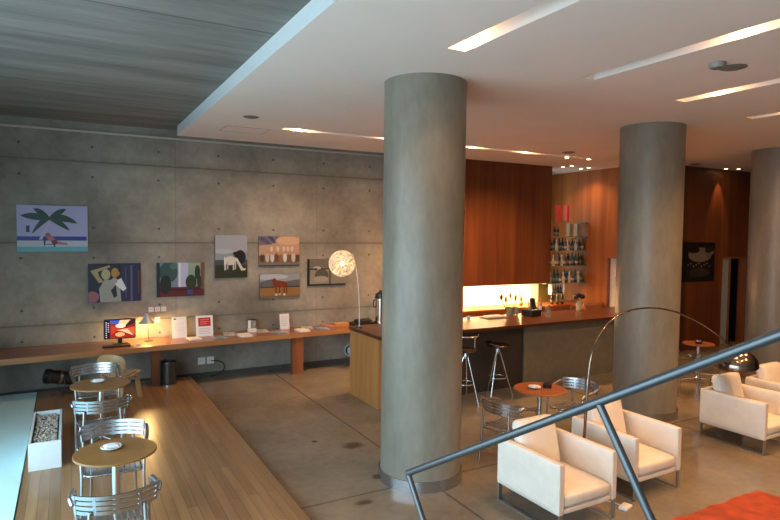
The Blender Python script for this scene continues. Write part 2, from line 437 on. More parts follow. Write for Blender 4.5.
# normals down; keep as built
me = bpy.data.meshes.new('ceiling_dropped'); mb.bm.to_mesh(me); mb.bm.free(); me.materials.append(MATS['paint']); me.materials.append(MATS['paint_daylit'])
cw = bpy.data.objects.new('ceiling_dropped', me); COL.objects.link(cw); struct(cw, 'white plaster dropped ceiling with recessed light slots')

# left wall with the tall daylight window, wall behind the viewpoint, right end wall
WX = -2.0
m = MB(); m.box((WX-0.2, -4, 0), (WX, -3.4, ZC)); m.box((WX-0.2, 7.2, 0), (WX, YB, ZC)); m.box((WX-0.2, -3.4, 0), (WX, 7.2, 0.12)); m.box((WX-0.2, -3.4, 3.7), (WX, 7.2, ZC))
struct(m.build('wall_left', 'cast_concrete'))
wf = MB()
for y in (-3.4, -0.6, 2.25, 5.1, 7.15): wf.box((WX-0.14, y, 0.12), (WX-0.06, y+0.05, 3.7))
struct(wf.build('window_1', 'dark_steel'))
struct(MB().box((WX, -4.2, 0), (16.7, -4, ZC)).build('wall_front', 'wall_paint'))
struct(MB().box((16.5, -4, 0), (16.7, 8.8, ZC)).build('wall_right', 'panel_wood'))

# wooden walls by the bar
m = MB(); m.box((11.5, 9.97, 0), (11.68, 11.85, ZC)); m.box((11.5, 8.6, 0), (11.68, 9.05, ZC)); m.box((11.5, 9.05, 2.2), (11.68, 9.97, ZC))
struct(m.build('wall_bar_side', 'panel_wood_lit'), 'wood panelled side wall of the bar, coloured in its lit orange-brown')
d = MB(); d.box((11.5, 9.90, 0), (11.68, 9.97, 2.2)); d.box((11.5, 9.05, 0), (11.68, 9.12, 2.2)); d.box((11.5, 9.12, 2.13), (11.68, 9.9, 2.2))
d1 = struct(d.build('door_1', 'leg_wood'), 'pale door in a dark frame in the bar side wall')
MB().box((11.60, 9.12, 0.01), (11.64, 9.90, 2.13)).build('door_leaf', 'door_pale', d1)
m = MB(); m.box((11.68, 8.6, 0), (14.02, 8.8, ZC)); m.box((15.05, 8.6, 0), (16.7, 8.8, ZC)); m.box((14.02, 8.6, 2.19), (15.05, 8.8, ZC))
struct(m.build('wall_wood', 'panel_wood'), 'dark wood panelled wall with the framed photograph')
d = MB(); d.box((14.02, 8.62, 0), (14.06, 8.8, 2.19)); d.box((15.01, 8.62, 0), (15.05, 8.8, 2.19)); d.box((14.06, 8.62, 2.15), (15.01, 8.8, 2.19)); d.box((14.42, 8.66, 0), (14.47, 8.74, 2.15))
d2 = struct(d.build('door_2', 'leg_wood'), 'doorway with a narrow glass side panel in the dark wood wall')
MB().box((14.06, 8.69, 0.01), (14.42, 8.71, 2.15)).build('glass_panel', 'door_glass', d2)
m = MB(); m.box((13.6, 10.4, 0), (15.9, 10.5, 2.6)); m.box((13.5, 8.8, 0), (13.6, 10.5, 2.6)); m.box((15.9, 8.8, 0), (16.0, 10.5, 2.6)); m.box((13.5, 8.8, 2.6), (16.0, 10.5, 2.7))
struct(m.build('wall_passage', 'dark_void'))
hr = thing('handrail', 'short tan wooden handrail slanting inside the dark doorway', 'handrail', (14.95, 9.3, 1.35))
MB().tube([(-0.42, 0.0, -0.28), (0.45, 0.0, 0.10)], 0.04, 10).build('rail', 'oak', hr, smooth=40)
MB().tube([(0.0, 0, -0.10), (0.0, 0, -1.35)], 0.015, 8).build('post', 'dark_steel', hr, smooth=40)

# deck, glass strip, baseboard drawn as a shadow line
struct(MB().box((-0.45, -3.9, 0), (1.885, 10.75, DK)).build('floor_deck', 'deck_wood', bevel=0.004), 'raised timber deck floor beside the concrete floor')
struct(MB().box((-1.98, -3.9, 0), (-0.46, 10.7, DK+0.012)).build('floor_strip', 'glass_floor'), 'pale aqua glass floor strip along the left edge')
struct(MB().box((-2.0, YB-0.025, 0), (7.5, YB, 0.07)).build('baseboard_shade', 'skirting_shade'))  # dark strip paints the shadow line where wall meets floor

# columns
def column(x, y, r, ring, label):
    prof = [(r, 0.0), (r, ZW+0.02)]
    o = MB().lathe(prof, (0,0,0), 72).build('column', 'column_concrete', loc=(x, y, 0), smooth=40)
    tag(o, label, 'column', 'round concrete columns', 'structure')
    if ring:
        b = MB().lathe([(r+0.004, 0), (r+0.022, 0), (r+0.022, 0.115), (r+0.004, 0.115)], (0,0,0), 72).build('base_ring', 'aluminium', o, smooth=40)
        b['label'] = 'shiny metal ring around the foot of the column'
column(3.405, 5.435, 0.444, True, 'thick round concrete column with a metal foot ring, nearest the bar corner')
column(7.66, 5.84, 0.452, True, 'round concrete column behind the pair of white armchairs')
column(11.62, 6.12, 0.452, True, 'round concrete column beside the dark doorway at the right edge')

# ------------------------------------------------------------------ ceiling lights and fittings
def area(name, loc, size, energy, col, rot=(0,0,0), sy=None, spread=None):
    L = bpy.data.lights.new(name, 'AREA'); L.energy = energy; L.color = col; L.shape = 'RECTANGLE' if sy else 'SQUARE'; L.size = size
    if sy: L.size_y = sy
    if spread: L.spread = spread
    o = bpy.data.objects.new(name, L); COL.objects.link(o); o.location = loc; o.rotation_euler = rot
    return o
def point(name, loc, energy, col, r=0.04):
    L = bpy.data.lights.new(name, 'POINT'); L.energy = energy; L.color = col; L.shadow_soft_size = r
    o = bpy.data.objects.new(name, L); COL.objects.link(o); o.location = loc; return o
def spot(name, loc, to, energy, col, ang=60, blend=0.6, r=0.03):
    L = bpy.data.lights.new(name, 'SPOT'); L.energy = energy; L.color = col; L.shadow_soft_size = r; L.spot_size = math.radians(ang); L.spot_blend = blend
    o = bpy.data.objects.new(name, L); COL.objects.link(o); o.location = loc
    o.rotation_euler = (Vector(to)-Vector(loc)).to_track_quat('-Z', 'Y').to_euler(); return o
WARM = (1.0, 0.53, 0.22)
def slot_lamp(x, y, label, e, glow=9.0, aim=None, along='Y'):
    o = thing('slot_lamp', label, 'ceiling light', (x, y, ZW+0.139), 0, 'warm lamps in the ceiling slots')
    hx, hy = (0.05, 0.09) if along == 'Y' else (0.26, 0.05)
    MB().box((-hx, -hy, -0.03), (hx, hy, 0)).build('housing', 'slot_off', o)
    MB().box((-hx+0.012, -hy+0.012, -0.042), (hx-0.012, hy-0.012, -0.03)).build('diffuser', 'slot_glow', o)
    if glow: point('slot_glow_light', (x, y, ZW+0.075), glow, WARM, 0.03)
    if e: spot('slot_beam', (x, y, ZW+0.06), aim or (x, y, 0), e, WARM, 125, 0.8, 0.06)
slot_lamp(3.015, 4.14, 'warm lamp at the end of the long ceiling slot nearest the big column top', 70, 5)
slot_lamp(3.015, 1.3, 'added warm lamp far forward in the long ceiling slot nearest the big column', 50, 5)  # added lamp, out of frame, for more warm light
slot_lamp(4.725, 2.85, 'warm lamp in the half dark ceiling slot by the smoke detector', 140, 5)
slot_lamp(4.725, 1.0, 'added warm lamp forward in the half dark slot, out at the top edge', 110, 5)  # added out-of-frame lamp to light the armchairs
slot_lamp(6.445, 4.12, 'warm lamp in the short bright slot above the right column', 190, 5)
slot_lamp(6.445, 2.2, 'added warm lamp forward in the slot above the right column', 190, 5)  # added unseen lamp, brightens the armchairs
slot_lamp(8.16, 4.1, 'added warm lamp in the faint slot at the right edge of the ceiling', 200, 3)  # added lamp just outside the frame, warms the armchairs
slot_lamp(8.16, 2.0, 'added warm lamp forward in the faint slot at the right edge', 200, 3)  # another added unseen lamp over the armchair side
slot_lamp(9.89, 3.9, 'added warm lamp in the added slot right of the faint slot, out of view', 200, 3, (10.2, 6.0, 0))  # added unseen lamp and slot, warm fill for the right side
slot_lamp(11.59, 3.9, 'added warm lamp in the second added slot right of the faint slot, out of view', 200, 3, (12.0, 6.0, 0))  # second added unseen lamp and slot for the right side
slot_lamp(13.29, 4.2, 'added warm lamp in the last added slot before the right end wall', 110, 3, (13.3, 8.6, 1.0))  # added unseen lamp and slot, aimed to brighten the dark wood wall
slot_lamp(3.30, 8.945, 'warm lamp at the left end of the far ceiling slot', 150, 0.6, (3.30, 11.0, 1.6), 'X')
slot_lamp(4.98, 8.945, 'warm lamp in the far slot half hidden by the nearest column', 150, 0.6, (4.98, 11.0, 1.6), 'X')
slot_lamp(6.72, 8.945, 'warm lamp in the far slot just right of the nearest column', 360, 0.6, (6.72, 9.3, 0.6), 'X')
slot_lamp(8.05, 8.945, 'warm lamp in the far slot above the hanging wooden cabinet', 360, 0.6, (8.05, 9.6, 0.6), 'X')
def downlight(x, y, label, e=0, to=None, ang=70):
    o = thing('downlight', label, 'ceiling light', (x, y, ZW), 0, 'small round ceiling downlights')
    MB().lathe([(0.045, 0.0), (0.065, 0.0), (0.065, -0.008), (0.045, -0.012), (0.045, 0.0)], (0,0,0), 20).build('trim_ring', 'aluminium', o, smooth=50)
    MB().lathe([(0, -0.004), (0.044, -0.004), (0.044, -0.007), (0, -0.007)], (0,0,0), 20).build('lens', 'spot_glow', o, smooth=50)
    if e: spot('downlight_beam', (x, y, ZW-0.03), to or (x, y, 0), e, WARM, ang)
downlight(9.18, 9.04, 'round downlight at the end of the far ceiling slot', 60, (9.3, 8.4, 0))
downlight(9.72, 8.95, 'round downlight beside the slot end, nearest the right column', 60, (9.9, 8.3, 0))
downlight(10.32, 10.28, 'round downlight left of the four over the bottle shelves', 30, (11.3, 10.9, 1.6), 110)
downlight(10.34, 10.02, 'second round downlight from the left over the bottle shelves', 0)
downlight(10.98, 10.34, 'third round downlight from the left over the bottle shelves', 40, (11.0, 10.4, 0.5), 130)
downlight(10.95, 10.08, 'rightmost of the four round downlights over the bottle shelves', 0)
downlight(13.72, 8.42, 'round downlight washing the dark wood wall beside the doorway', 60, (13.72, 8.62, 2.9), 45)
downlight(14.02, 8.30, 'round downlight close to the right column over the doorway', 0)
def disc(name, x, y, r, h, mat, label, cat):
    o = thing(name, label, cat, (x, y, ZW))
    MB().lathe([(0, 0), (r, 0), (r, -h*0.4), (r*0.8, -h), (0, -h)], (0,0,0), 28).build('cover', mat, o, smooth=40)
    MB().lathe([(r*0.3, -h), (r*0.5, -h-0.004), (r*0.5, -h-0.008), (0, -h-0.008)], (0,0,0), 20).build('grille', 'vent_grey', o, smooth=40)
disc('ceiling_speaker', 2.29, 8.28, 0.11, 0.012, 'vent_grey', 'flat round grey speaker grille in the ceiling near the concrete edge', 'ceiling speaker')
disc('smoke_detector', 5.31, 3.38, 0.075, 0.05, 'sensor', 'round domed smoke detector on the ceiling between the light slots', 'smoke detector')
disc('ceiling_speaker', 5.58, 3.39, 0.12, 0.012, 'vent_grey', 'flat round grey speaker grille right beside the smoke detector', 'ceiling speaker')
disc('ceiling_speaker', 8.62, 8.45, 0.13, 0.014, 'vent_grey', 'flat round dark speaker grille above the end of the hanging cabinet', 'ceiling speaker')
disc('ceiling_speaker', 12.35, 8.28, 0.12, 0.012, 'vent_grey', 'flat round grey speaker grille close to the dark wood wall', 'ceiling speaker')

ah = thing('access_hatch', 'faint rectangular access hatch outline in the white ceiling near the concrete edge', 'hatch', (2.15, 9.15, ZW))
m = MB()
for x0, x1, y0, y1 in ((0,0.7,0,0.012),(0,0.7,0.5,0.512),(0,0.012,0.012,0.5),(0.688,0.7,0.012,0.5)): m.box((x0, y0, -0.003), (x1, y1, -0.0003))
m.build('frame', 'sensor', ah)
MB().box((0.012, 0.012, -0.002), (0.688, 0.5, -0.0003)).build('panel', 'paint', ah)

# ------------------------------------------------------------------ long wall bench and what stands on it
BZ = 0.79
def bench_front(x): return 10.06 + (x+1.0)*0.068
bt = thing('wall_bench', 'long reddish wooden counter running along the concrete wall', 'counter', (0, 0, 0))
m = MB(); m.prism([(-1.98, bench_front(-1.98)+0.012, BZ-0.085), (6.55, bench_front(6.55)+0.012, BZ-0.085), (6.55, YB-0.002, BZ-0.085), (-1.98, YB-0.002, BZ-0.085)], (0, 0, 0.085))
m.build('worktop', 'bench_wood', bt)
m = MB(); m.prism([(-1.98, bench_front(-1.98), BZ-0.085), (6.55, bench_front(6.55), BZ-0.085), (6.55, bench_front(6.55)+0.012, BZ-0.085), (-1.98, bench_front(-1.98)+0.012, BZ-0.085)], (0, 0, 0.085))
e = m.build('edge_band', 'bench_edge', bt); e['label'] = 'lighter front edge'
MB().box((1.20, 10.42, DK), (1.35, 10.54, BZ-0.086)).build('leg', 'leg_wood', bt)
MB().box((3.68, 10.44, 0.0), (3.89, 10.57, BZ-0.086)).build('leg', 'leg_wood', bt)

mon = thing('computer_monitor', 'black computer monitor showing a red orange picture on the bench', 'monitor', (0.74, 10.66, BZ), 0)
MB().cushion((0, 0.03, 0.25), (0.49, 0.035, 0.335), 0.008).build('screen_housing', 'black', mon, smooth=50)
scr = [(rect(0,0,1,1),(150,40,30)), (rect(0,0,0.17,1),(40,20,40)), ([(0.17,1),(0.6,1),(0.45,0.75),(0.17,0.85)],(60,90,190)), ([(0.5,1),(0.85,1),(0.6,0.55),(0.4,0.6)],(240,200,150)),
       ([(0.85,1),(1,1),(1,0.8),(0.62,0.55)],(60,30,30)), ([(0.2,0.2),(0.5,0.5),(0.2,0.75)],(190,60,35)), ([(0.55,0.5),(1,0.6),(1,0.15),(0.7,0.3)],(200,90,60)), (ell(0.52,0.68,0.17,0.12),(250,225,190)),
       (ell(0.5,0.2,0.16,0.12),(235,170,110)), ([(0.4,0.45),(0.75,0.5),(0.95,0.1),(0.6,0.35)],(245,190,140))]
for i in range(8): scr.append((rect(0.03,0.06+i*0.115,0.07,0.11+i*0.115),(200,200,210)))
for i in range(5): scr.append((rect(0.10,0.36+i*0.115,0.14,0.41+i*0.115),(200,190,210)))
flat_print('display', 0.46, 0.30, 0.004, (10,10,10), scr, mon, (-0.23, 0.0075, 0.098), mat='screen')
MB().box((-0.03, 0.02, 0.012), (0.03, 0.045, 0.12)).build('neck', 'black', mon)
MB().box((-0.12, -0.07, 0), (0.12, 0.10, 0.012)).build('foot', 'black', mon, bevel=0.004)
tag(MB().box((0, 0, 0), (0.42, 0.15, 0.022)).build('keyboard', 'black', loc=(0.46, 10.36, BZ), bevel=0.004), 'black keyboard in front of the computer monitor', 'keyboard')
tag(MB().lathe([(0,0),(0.035,0),(0.038,0.012),(0.02,0.03),(0,0.033)],(0,0,0),16).build('computer_mouse', 'white_gloss', loc=(1.0, 10.42, BZ), smooth=60), 'small white mouse right of the keyboard', 'mouse')

dl = thing('desk_lamp', 'small desk lamp with a metal cone shade lit beside the monitor', 'lamp', (1.19, 10.74, BZ-0.0))
MB().lathe([(0,0),(0.075,0),(0.075,0.012),(0.02,0.022),(0,0.022)],(0,0,0),24).build('base', 'dark_steel', dl, smooth=40)
MB().tube(bez((0,0.02,0.02),(0,0.09,0.25),(0,0.09,0.40),(-0.03,0.0,0.44)),0.007,8).build('stem', 'dark_steel', dl, smooth=60)
MB().lathe([(0.0,0.48),(0.025,0.475),(0.045,0.41),(0.13,0.31),(0.127,0.308),(0.04,0.402),(0.0,0.41)],(-0.03,-0.02,0),28).build('lamp_shade', 'lamp_silver', dl, smooth=50)
MB().ball((-0.03,-0.02,0.335),0.026,8).build('bulb', 'bulb', dl, smooth=60)
point('desk_lamp_light', (1.16, 10.72, BZ+0.285), 34, (1.0,0.60,0.22), 0.03)

def sign(x, y, w, h, layers, label, name='sign_stand', cat='sign', tilt=-0.16, edge=(225,225,228), rz=0):
    o = thing(name, label, cat, (x, y, BZ), rz)
    flat_print('card', w, h, 0.006, edge, layers, o, (-w/2, 0, 0.004), (tilt, 0, 0))
    MB().box((-w/2+0.01, 0.0, 0), (w/2-0.01, 0.09, 0.004)).build('foot', 'white_gloss', o)
    return o
lines = lambda x0, x1, y0, n, dy, c: [(rect(x0, y0-i*dy-0.012, x1-(0.12 if i % 3 == 2 else 0), y0-i*dy+0.006), c) for i in range(n)]
sign(1.71, 10.80, 0.25, 0.37, [(rect(0,0,1,1),(222,224,232)), (rect(0.12,0.86,0.3,0.93),(90,95,110))] + lines(0.14,0.86,0.72,6,0.08,(196,198,206)), 'white card sign, left one beside the red topped sign on the bench')
sign(2.14, 10.78, 0.30, 0.37, [(rect(0,0,1,1),(235,235,238)), (rect(0.14,0.48,0.86,0.90),(190,42,44))] + lines(0.24,0.76,0.80,3,0.10,(235,190,190)) + lines(0.16,0.84,0.38,4,0.08,(170,170,180)), 'white framed sign with a red top half on the bench')
sign(3.68, 10.90, 0.19, 0.30, [(rect(0,0,1,1),(225,226,230))] + lines(0.16,0.84,0.80,6,0.11,(160,162,170)), 'small white leaning notice card left of the magazines on the bench')
st = thing('leaflet_holder', 'small leaflet holder with white and yellow leaflets on the bench', 'holder', (3.02, 10.85, BZ))
MB().box((-0.08, 0.05, 0), (0.08, 0.06, 0.24)).build('back_plate', 'dark_steel', st); MB().box((-0.08, -0.02, 0), (0.08, 0.05, 0.07)).build('tray', 'white_gloss', st)
MB().box((-0.07, 0.02, 0.07), (-0.02, 0.045, 0.22)).build('leaflet', 'white_paper', st); MB().box((-0.012, 0.02, 0.07), (0.03, 0.045, 0.22)).build('leaflet', 'carton', st); MB().box((0.036, 0.02, 0.07), (0.075, 0.045, 0.21)).build('leaflet', 'magazine_blue', st)
mags = [(2.34,10.55,0.20,'magazine_blue','blue grey magazine lying just right of the red topped sign'), (2.58,10.80,-0.2,'magazine_grey','grey magazine lying second right of the red topped sign'),
        (2.80,10.56,0.1,'white_paper','white leaflet lying left of the small leaflet holder'), (3.22,10.88,-0.1,'magazine_grey','grey magazine lying right of the small leaflet holder'),
        (3.46,10.62,0.3,'magazine_blue','blue magazine lying in front of the small notice card'), (3.93,10.62,0.1,'white_paper','white leaflet lying right of the small notice card'),
        (4.13,10.88,-0.2,'magazine_grey','grey magazine third from the orange box on the bench'), (4.35,10.66,0.15,'magazine_blue','blue magazine second from the orange box on the bench'), (4.57,10.88,0.0,'magazine_red','reddish magazine next to the orange box on the bench'),
        (1.92,10.62,0.1,'white_paper','white leaflet lying in front of the two white signs')]
for i, (x, y, rz, mt, lb) in enumerate(mags):
    h = 0.012 + 0.006*(i % 3)
    tag(MB().box((-0.105, -0.145, 0), (0.105, 0.145, h)).build('magazine', mt, loc=(x, y, BZ), rot=(0,0,rz)), lb, 'magazine', 'magazines and leaflets on the bench')
o = thing('storage_box', 'flat orange brown box on the bench left of the black tray', 'box', (4.84, 10.86, BZ))
MB().box((-0.15,-0.1,0),(0.15,0.1,0.045)).build('body', 'cardboard', o, bevel=0.003); MB().box((-0.155,-0.105,0.0451),(0.155,0.105,0.065)).build('lid', 'cardboard', o, bevel=0.003)
o = thing('tray', 'flat black tray with a raised lid on the bench behind the ball lamp', 'tray', (5.30, 10.86, BZ))
MB().box((-0.25,-0.13,0),(0.25,0.13,0.05)).build('body', 'black', o, bevel=0.01); MB().cushion((0.05,0,0.075),(0.34,0.2,0.05),0.02,(0,0,0.01)).build('lid', 'black_rubber', o, smooth=60)
ur = thing('coffee_urn', 'tall steel coffee urn with a black lid half hidden by the column', 'urn', (5.74, 10.80, BZ)); ur.scale = (1, 1, 1.25)
MB().lathe([(0,0.0),(0.14,0.0),(0.14,0.05),(0.125,0.055),(0.125,0.42),(0.135,0.43),(0,0.43)],(0,0,0),32).build('body', 'chrome', ur, smooth=40)
MB().lathe([(0,0.431),(0.13,0.431),(0.12,0.5),(0.04,0.53),(0.04,0.56),(0,0.56)],(0,0,0),32).build('lid', 'black', ur, smooth=40)
MB().tube([(0,-0.125,0.1),(0,-0.19,0.1),(0,-0.19,0.06)],0.014,10).build('tap', 'black', ur, smooth=40)
MB().tube(rounded([(-0.125,0,0.40),(-0.175,0,0.40),(-0.175,0,0.28),(-0.125,0,0.28)],0.03),0.011,8).build('handle', 'black', ur, smooth=60)
MB().box((-0.17,-0.17,0.0),(0.17,0.17,0.012)).build('drip_tray', 'black', ur)

# wall sockets and their cable
def socket(x, z, label, w=0.085):
    o = thing('wall_socket', label, 'socket', (x, YB, z), 0, 'white wall sockets')
    MB().box((-w/2, -0.012, -w/2), (w/2, 0, w/2)).build('plate', 'white_gloss', o, bevel=0.003)
    m = MB()
    for sx in (-0.014, 0.014): m.cyl((sx, -0.014, 0), (sx, -0.011, 0), 0.006, n=10)
    m.build('holes', 'black', o)
socket(1.27, 1.29, 'left white socket of the row of three above the desk lamp'); socket(1.375, 1.29, 'middle white socket of the row of three above the desk lamp'); socket(1.48, 1.29, 'right white socket of the row of three above the desk lamp')
socket(1.37, 1.10, 'single white socket just below the row of three')
socket(2.13, 0.29, 'left white socket of the pair low under the bench', 0.13); socket(2.29, 0.29, 'right white socket of the pair low under the bench', 0.13)
tag(MB().tube(bez((2.30, YB-0.03, 0.28),(2.62, YB-0.08, 0.30),(2.6, YB-0.12, 0.02),(2.25, YB-0.10, 0.012),20), 0.009, 8).build('power_cable', 'black_rubber', smooth=60), 'black cable looping from the low wall sockets to the floor', 'cable')

# waste bin
wb = thing('waste_bin', 'dark ribbed metal waste bin under the bench on the deck', 'bin', (1.445, 10.30, DK))
pr = [(0,0.03)]
pr = [(0,0.0),(0.125,0.0)]
for i in range(16): pr += [(0.125+0.006*(i % 2), 0.03+i*0.023)]
pr += [(0.125,0.40),(0.118,0.40),(0.115,0.02),(0,0.02)]
MB().lathe(pr,(0,0,0),32).build('body', 'dark_steel', wb, smooth=30)
MB().lathe([(0.126,0.0),(0.136,0.0),(0.136,0.028),(0.126,0.028)],(0,0,0),32).build('base_ring', 'aluminium', wb, smooth=40)
MB().tube(bez((-0.125,0,0.39),(-0.14,0,0.46),(-0.05,0,0.46),(0,0,0.40)),0.006,8).build('handle', 'dark_steel', wb, smooth=60)

# floor spotlights under the bench
def floor_spot(x, y, z, rz, label, s=1.0):
    o = thing('floor_spotlight', label, 'spotlight', (x, y, z), rz, 'floor spotlights under the bench')
    R = Matrix.Rotation(math.radians(14), 4, 'Y')
    MB().lathe([(0,-0.2*s),(0.10*s,-0.2*s),(0.12*s,-0.17*s),(0.12*s,0.20*s),(0.135*s,0.21*s),(0.135*s,0.27*s),(0.115*s,0.27*s),(0.10*s,0.18*s),(0,0.18*s)],(0,0,0),28,
               Matrix.Translation((0,0,0.33*s)) @ Matrix.Rotation(math.radians(-75),4,'Y')).build('housing', 'dark_steel', o, smooth=40)
    m = MB().lathe([(0.122*s,0.02*s),(0.13*s,0.02*s),(0.13*s,0.06*s),(0.122*s,0.06*s)],(0,0,0),28,Matrix.Translation((0,0,0.33*s)) @ Matrix.Rotation(math.radians(-75),4,'Y'))
    m.build('clamp_ring', 'aluminium', o, smooth=40)
    MB().tube(rounded([(0,-0.15*s,0.33*s),(0,-0.15*s,0.06*s),(0,0.15*s,0.06*s),(0,0.15*s,0.33*s)],0.05*s),0.010*s,8).build('yoke', 'dark_steel', o, smooth=60)
    for a in (0.3, 2.4, 4.5): MB().tube([(0,0,0.06*s),(0.2*s*math.cos(a),0.2*s*math.sin(a),0.008)],0.008*s,8).build('leg', 'aluminium', o, smooth=60)
floor_spot(-0.12, 10.38, DK, 0.35, 'black cylinder spotlight on the deck under the left end of the bench', 0.85)
floor_spot(5.02, 10.62, 0.0, 0.9, 'black spotlight on the concrete floor beside the wooden bar end', 0.9)

# ------------------------------------------------------------------ pictures on the walls
def picture(x0, x1, z0, z1, layers, edge, label, depth=0.035, y=YB, cat='picture'):
    o = thing('wall_picture', label, cat, (x0, y-depth, z0))
    flat_print('canvas', x1-x0, z1-z0, depth, edge, layers, o)
    return o
G = (28, 62, 52)
def frond(cx, cy, dx, dy, droop, wd=0.05):
    up, dn = [], []
    for i in range(9):
        t = i/8; x = cx+dx*t; y = cy+dy*t-droop*t*t; wv = wd*(math.sin(PI*min(1, t*0.9+0.1)))**0.7
        up.append((x, y+wv)); dn.append((x, y-wv))
    return up+dn[::-1]
palm = [(rect(0,0,1,1),(172,170,210)), (rect(0,0,1,0.24),(186,190,206)), (rect(0,0.0,1,0.11),(96,170,182)), (rect(0,0.24,0.98,0.33),(36,52,150)),
        ([(0.30,0.26),(0.345,0.26),(0.47,0.66),(0.44,0.66)],(176,182,210)), (rect(0.125,0.42,0.175,0.56),(44,40,82)),
        (frond(0.45,0.72,-0.40,0.10,0.05,0.075),G), (frond(0.45,0.72,0.40,0.12,0.22,0.075),G), (frond(0.45,0.72,-0.22,0.26,0.06,0.07),G), (frond(0.45,0.72,0.24,0.26,0.06,0.07),G),
        (frond(0.45,0.72,-0.25,-0.10,0.24,0.07),G), (frond(0.45,0.72,0.29,-0.12,0.14,0.07),G),
        ([(0.38,0.36),(0.45,0.40),(0.50,0.30),(0.58,0.22),(0.70,0.18),(0.70,0.14),(0.55,0.16),(0.44,0.24)],(172,110,120)), (ell(0.425,0.37,0.03,0.04),(160,80,70)),
        ([(0.37,0.12),(0.385,0.12),(0.40,0.32),(0.36,0.32)],(40,34,80)), ([(0.47,0.22),(0.54,0.28),(0.56,0.17),(0.50,0.14)],(120,30,60)), (rect(0.37,0.15,0.52,0.165),(60,50,90)), (rect(0.51,0.10,0.53,0.17),(60,50,90))]
picture(-0.715, 0.290, 2.325, 3.075, palm, (150,152,178), 'bright painting of a green palm tree by a blue sea')
statue = [(rect(0,0,1,1),(34,32,50)), (rect(0.62,0,1,1),(44,44,74)), (rect(0.80,0,0.84,0.95),(88,92,130)), (rect(0.70,0.1,0.72,0.9),(80,82,120)), (rect(0.95,0.2,0.97,0.8),(120,60,60)),
          (ell(0.07,0.14,0.13,0.15),(150,96,104)), ([(0.22,0.0),(0.62,0.0),(0.60,0.35),(0.50,0.58),(0.30,0.58),(0.20,0.35)],(158,158,150)),
          ([(0.24,0.52),(0.34,0.40),(0.16,0.66),(0.10,0.80),(0.40,0.95),(0.42,0.91),(0.18,0.79)],(170,156,110)), ([(0.04,0.82),(0.20,0.50),(0.28,0.55),(0.12,0.80),(0.40,0.90),(0.40,0.96)],(166,152,108)),
          (ell(0.33,0.72,0.085,0.14),(180,170,130)), (ell(0.50,0.76,0.07,0.13),(170,140,70)), (ell(0.545,0.74,0.05,0.06),(190,130,40)), ([(0.52,0.55),(0.62,0.62),(0.72,0.34),(0.66,0.27),(0.50,0.45)],(222,226,232)),
          (ell(0.49,0.55,0.06,0.08),(170,160,160)), ([(0.42,0.3),(0.52,0.45),(0.54,0.15),(0.48,0.1)],(40,40,50))]
picture(0.285, 1.10, 1.46, 2.115, statue, (30,30,40), 'photograph of a pale statue with a raised arm on dark ground')
terr = [(rect(0,0,1,1),(120,140,165)), (rect(0.44,0.28,0.66,1),(190,196,226)), (rect(0.46,0.28,0.50,1),(222,226,236)), (rect(0,0,1,0.28),(98,40,48)), (rect(0.0,0.18,1,0.22),(60,24,32)), (rect(0.66,0.3,1,1),(150,170,150)),
        (ell(0.24,0.72,0.20,0.30),(56,86,84)), (ell(0.18,0.36,0.12,0.28),(40,44,44)), (rect(0,0,0.06,1),(40,44,52)), (ell(0.72,0.42,0.12,0.22),(58,62,44)), (ell(0.86,0.70,0.06,0.22),(40,60,52)), (rect(0.93,0.2,1,1),(120,84,62)),
        ([(0.63,0.20),(0.76,0.20),(0.74,0.06),(0.65,0.06)],(60,82,142)), (ell(0.90,0.42,0.05,0.2),(52,58,60)), (ell(0.35,0.9,0.08,0.1),(80,116,112))]
picture(1.365, 2.17, 1.505, 2.115, terr, (60,40,44), 'photograph of a red terrace with plants and a blue pot')
wh = [(rect(0,0,1,1),(150,158,168)), (rect(0,0.6,1,1),(166,172,184)), (rect(0,0.28,1,0.42),(74,82,92)), (rect(0,0,1,0.30),(52,56,40)), (ell(0.25,0.62,0.3,0.06),(180,188,196)), (ell(0.77,0.48,0.18,0.17),(30,30,36)), (ell(0.62,0.56,0.07,0.05),(30,30,36)),
      (ell(0.46,0.40,0.18,0.105),(212,212,208)), (rect(0.28,0.18,0.33,0.40),(210,210,206)), (rect(0.36,0.2,0.40,0.38),(190,190,188)), (rect(0.54,0.18,0.58,0.40),(210,210,206)), (rect(0.60,0.2,0.64,0.36),(190,190,188)),
      ([(0.58,0.48),(0.68,0.46),(0.86,0.22),(0.96,0.22),(0.92,0.17),(0.80,0.17)],(214,212,206)), (ell(0.29,0.38,0.02,0.12),(230,230,228))]
picture(2.375, 2.975, 1.815, 2.62, wh, (70,72,76), 'photograph of a white horse grazing in front of a dark bush')
gp = [(rect(0,0,1,1),(196,160,136)), ([(0,1),(0.5,1),(0.3,0.72),(0,0.7)],(120,110,140)), ([(0.2,1),(0.32,1),(0.42,0.78),(0.36,0.76)],(70,72,104)), ([(0,0.9),(0.08,1),(0.3,0.76),(0.2,0.74)],(84,84,116)), (ell(0.72,0.85,0.3,0.14),(214,180,150)), (rect(0,0,1,0.14),(126,118,112)), (rect(0,0.0,1,0.04),(66,60,58)), (rect(0,0.14,1,0.36),(122,92,72))]
for i, (x, c) in enumerate(((0.08,(84,62,48)),(0.2,(200,190,180)),(0.32,(216,212,206)),(0.42,(110,82,60)),(0.53,(160,110,70)),(0.63,(224,222,216)),(0.74,(120,90,64)),(0.84,(206,200,192)),(0.94,(96,74,60)))):
    gp.append((ell(x, 0.28, 0.05, 0.15), c)); gp.append((ell(x, 0.48 if i % 2 else 0.42, 0.025, 0.05), (200,150,110)))
for x in (0.3, 0.45, 0.6, 0.7, 0.8): gp.append((ell(x, 0.58, 0.035, 0.09), (226,206,182)))
picture(3.195, 4.015, 2.02, 2.60, gp, (110,96,90), 'photograph of a crowd of people in white under a pink sky')
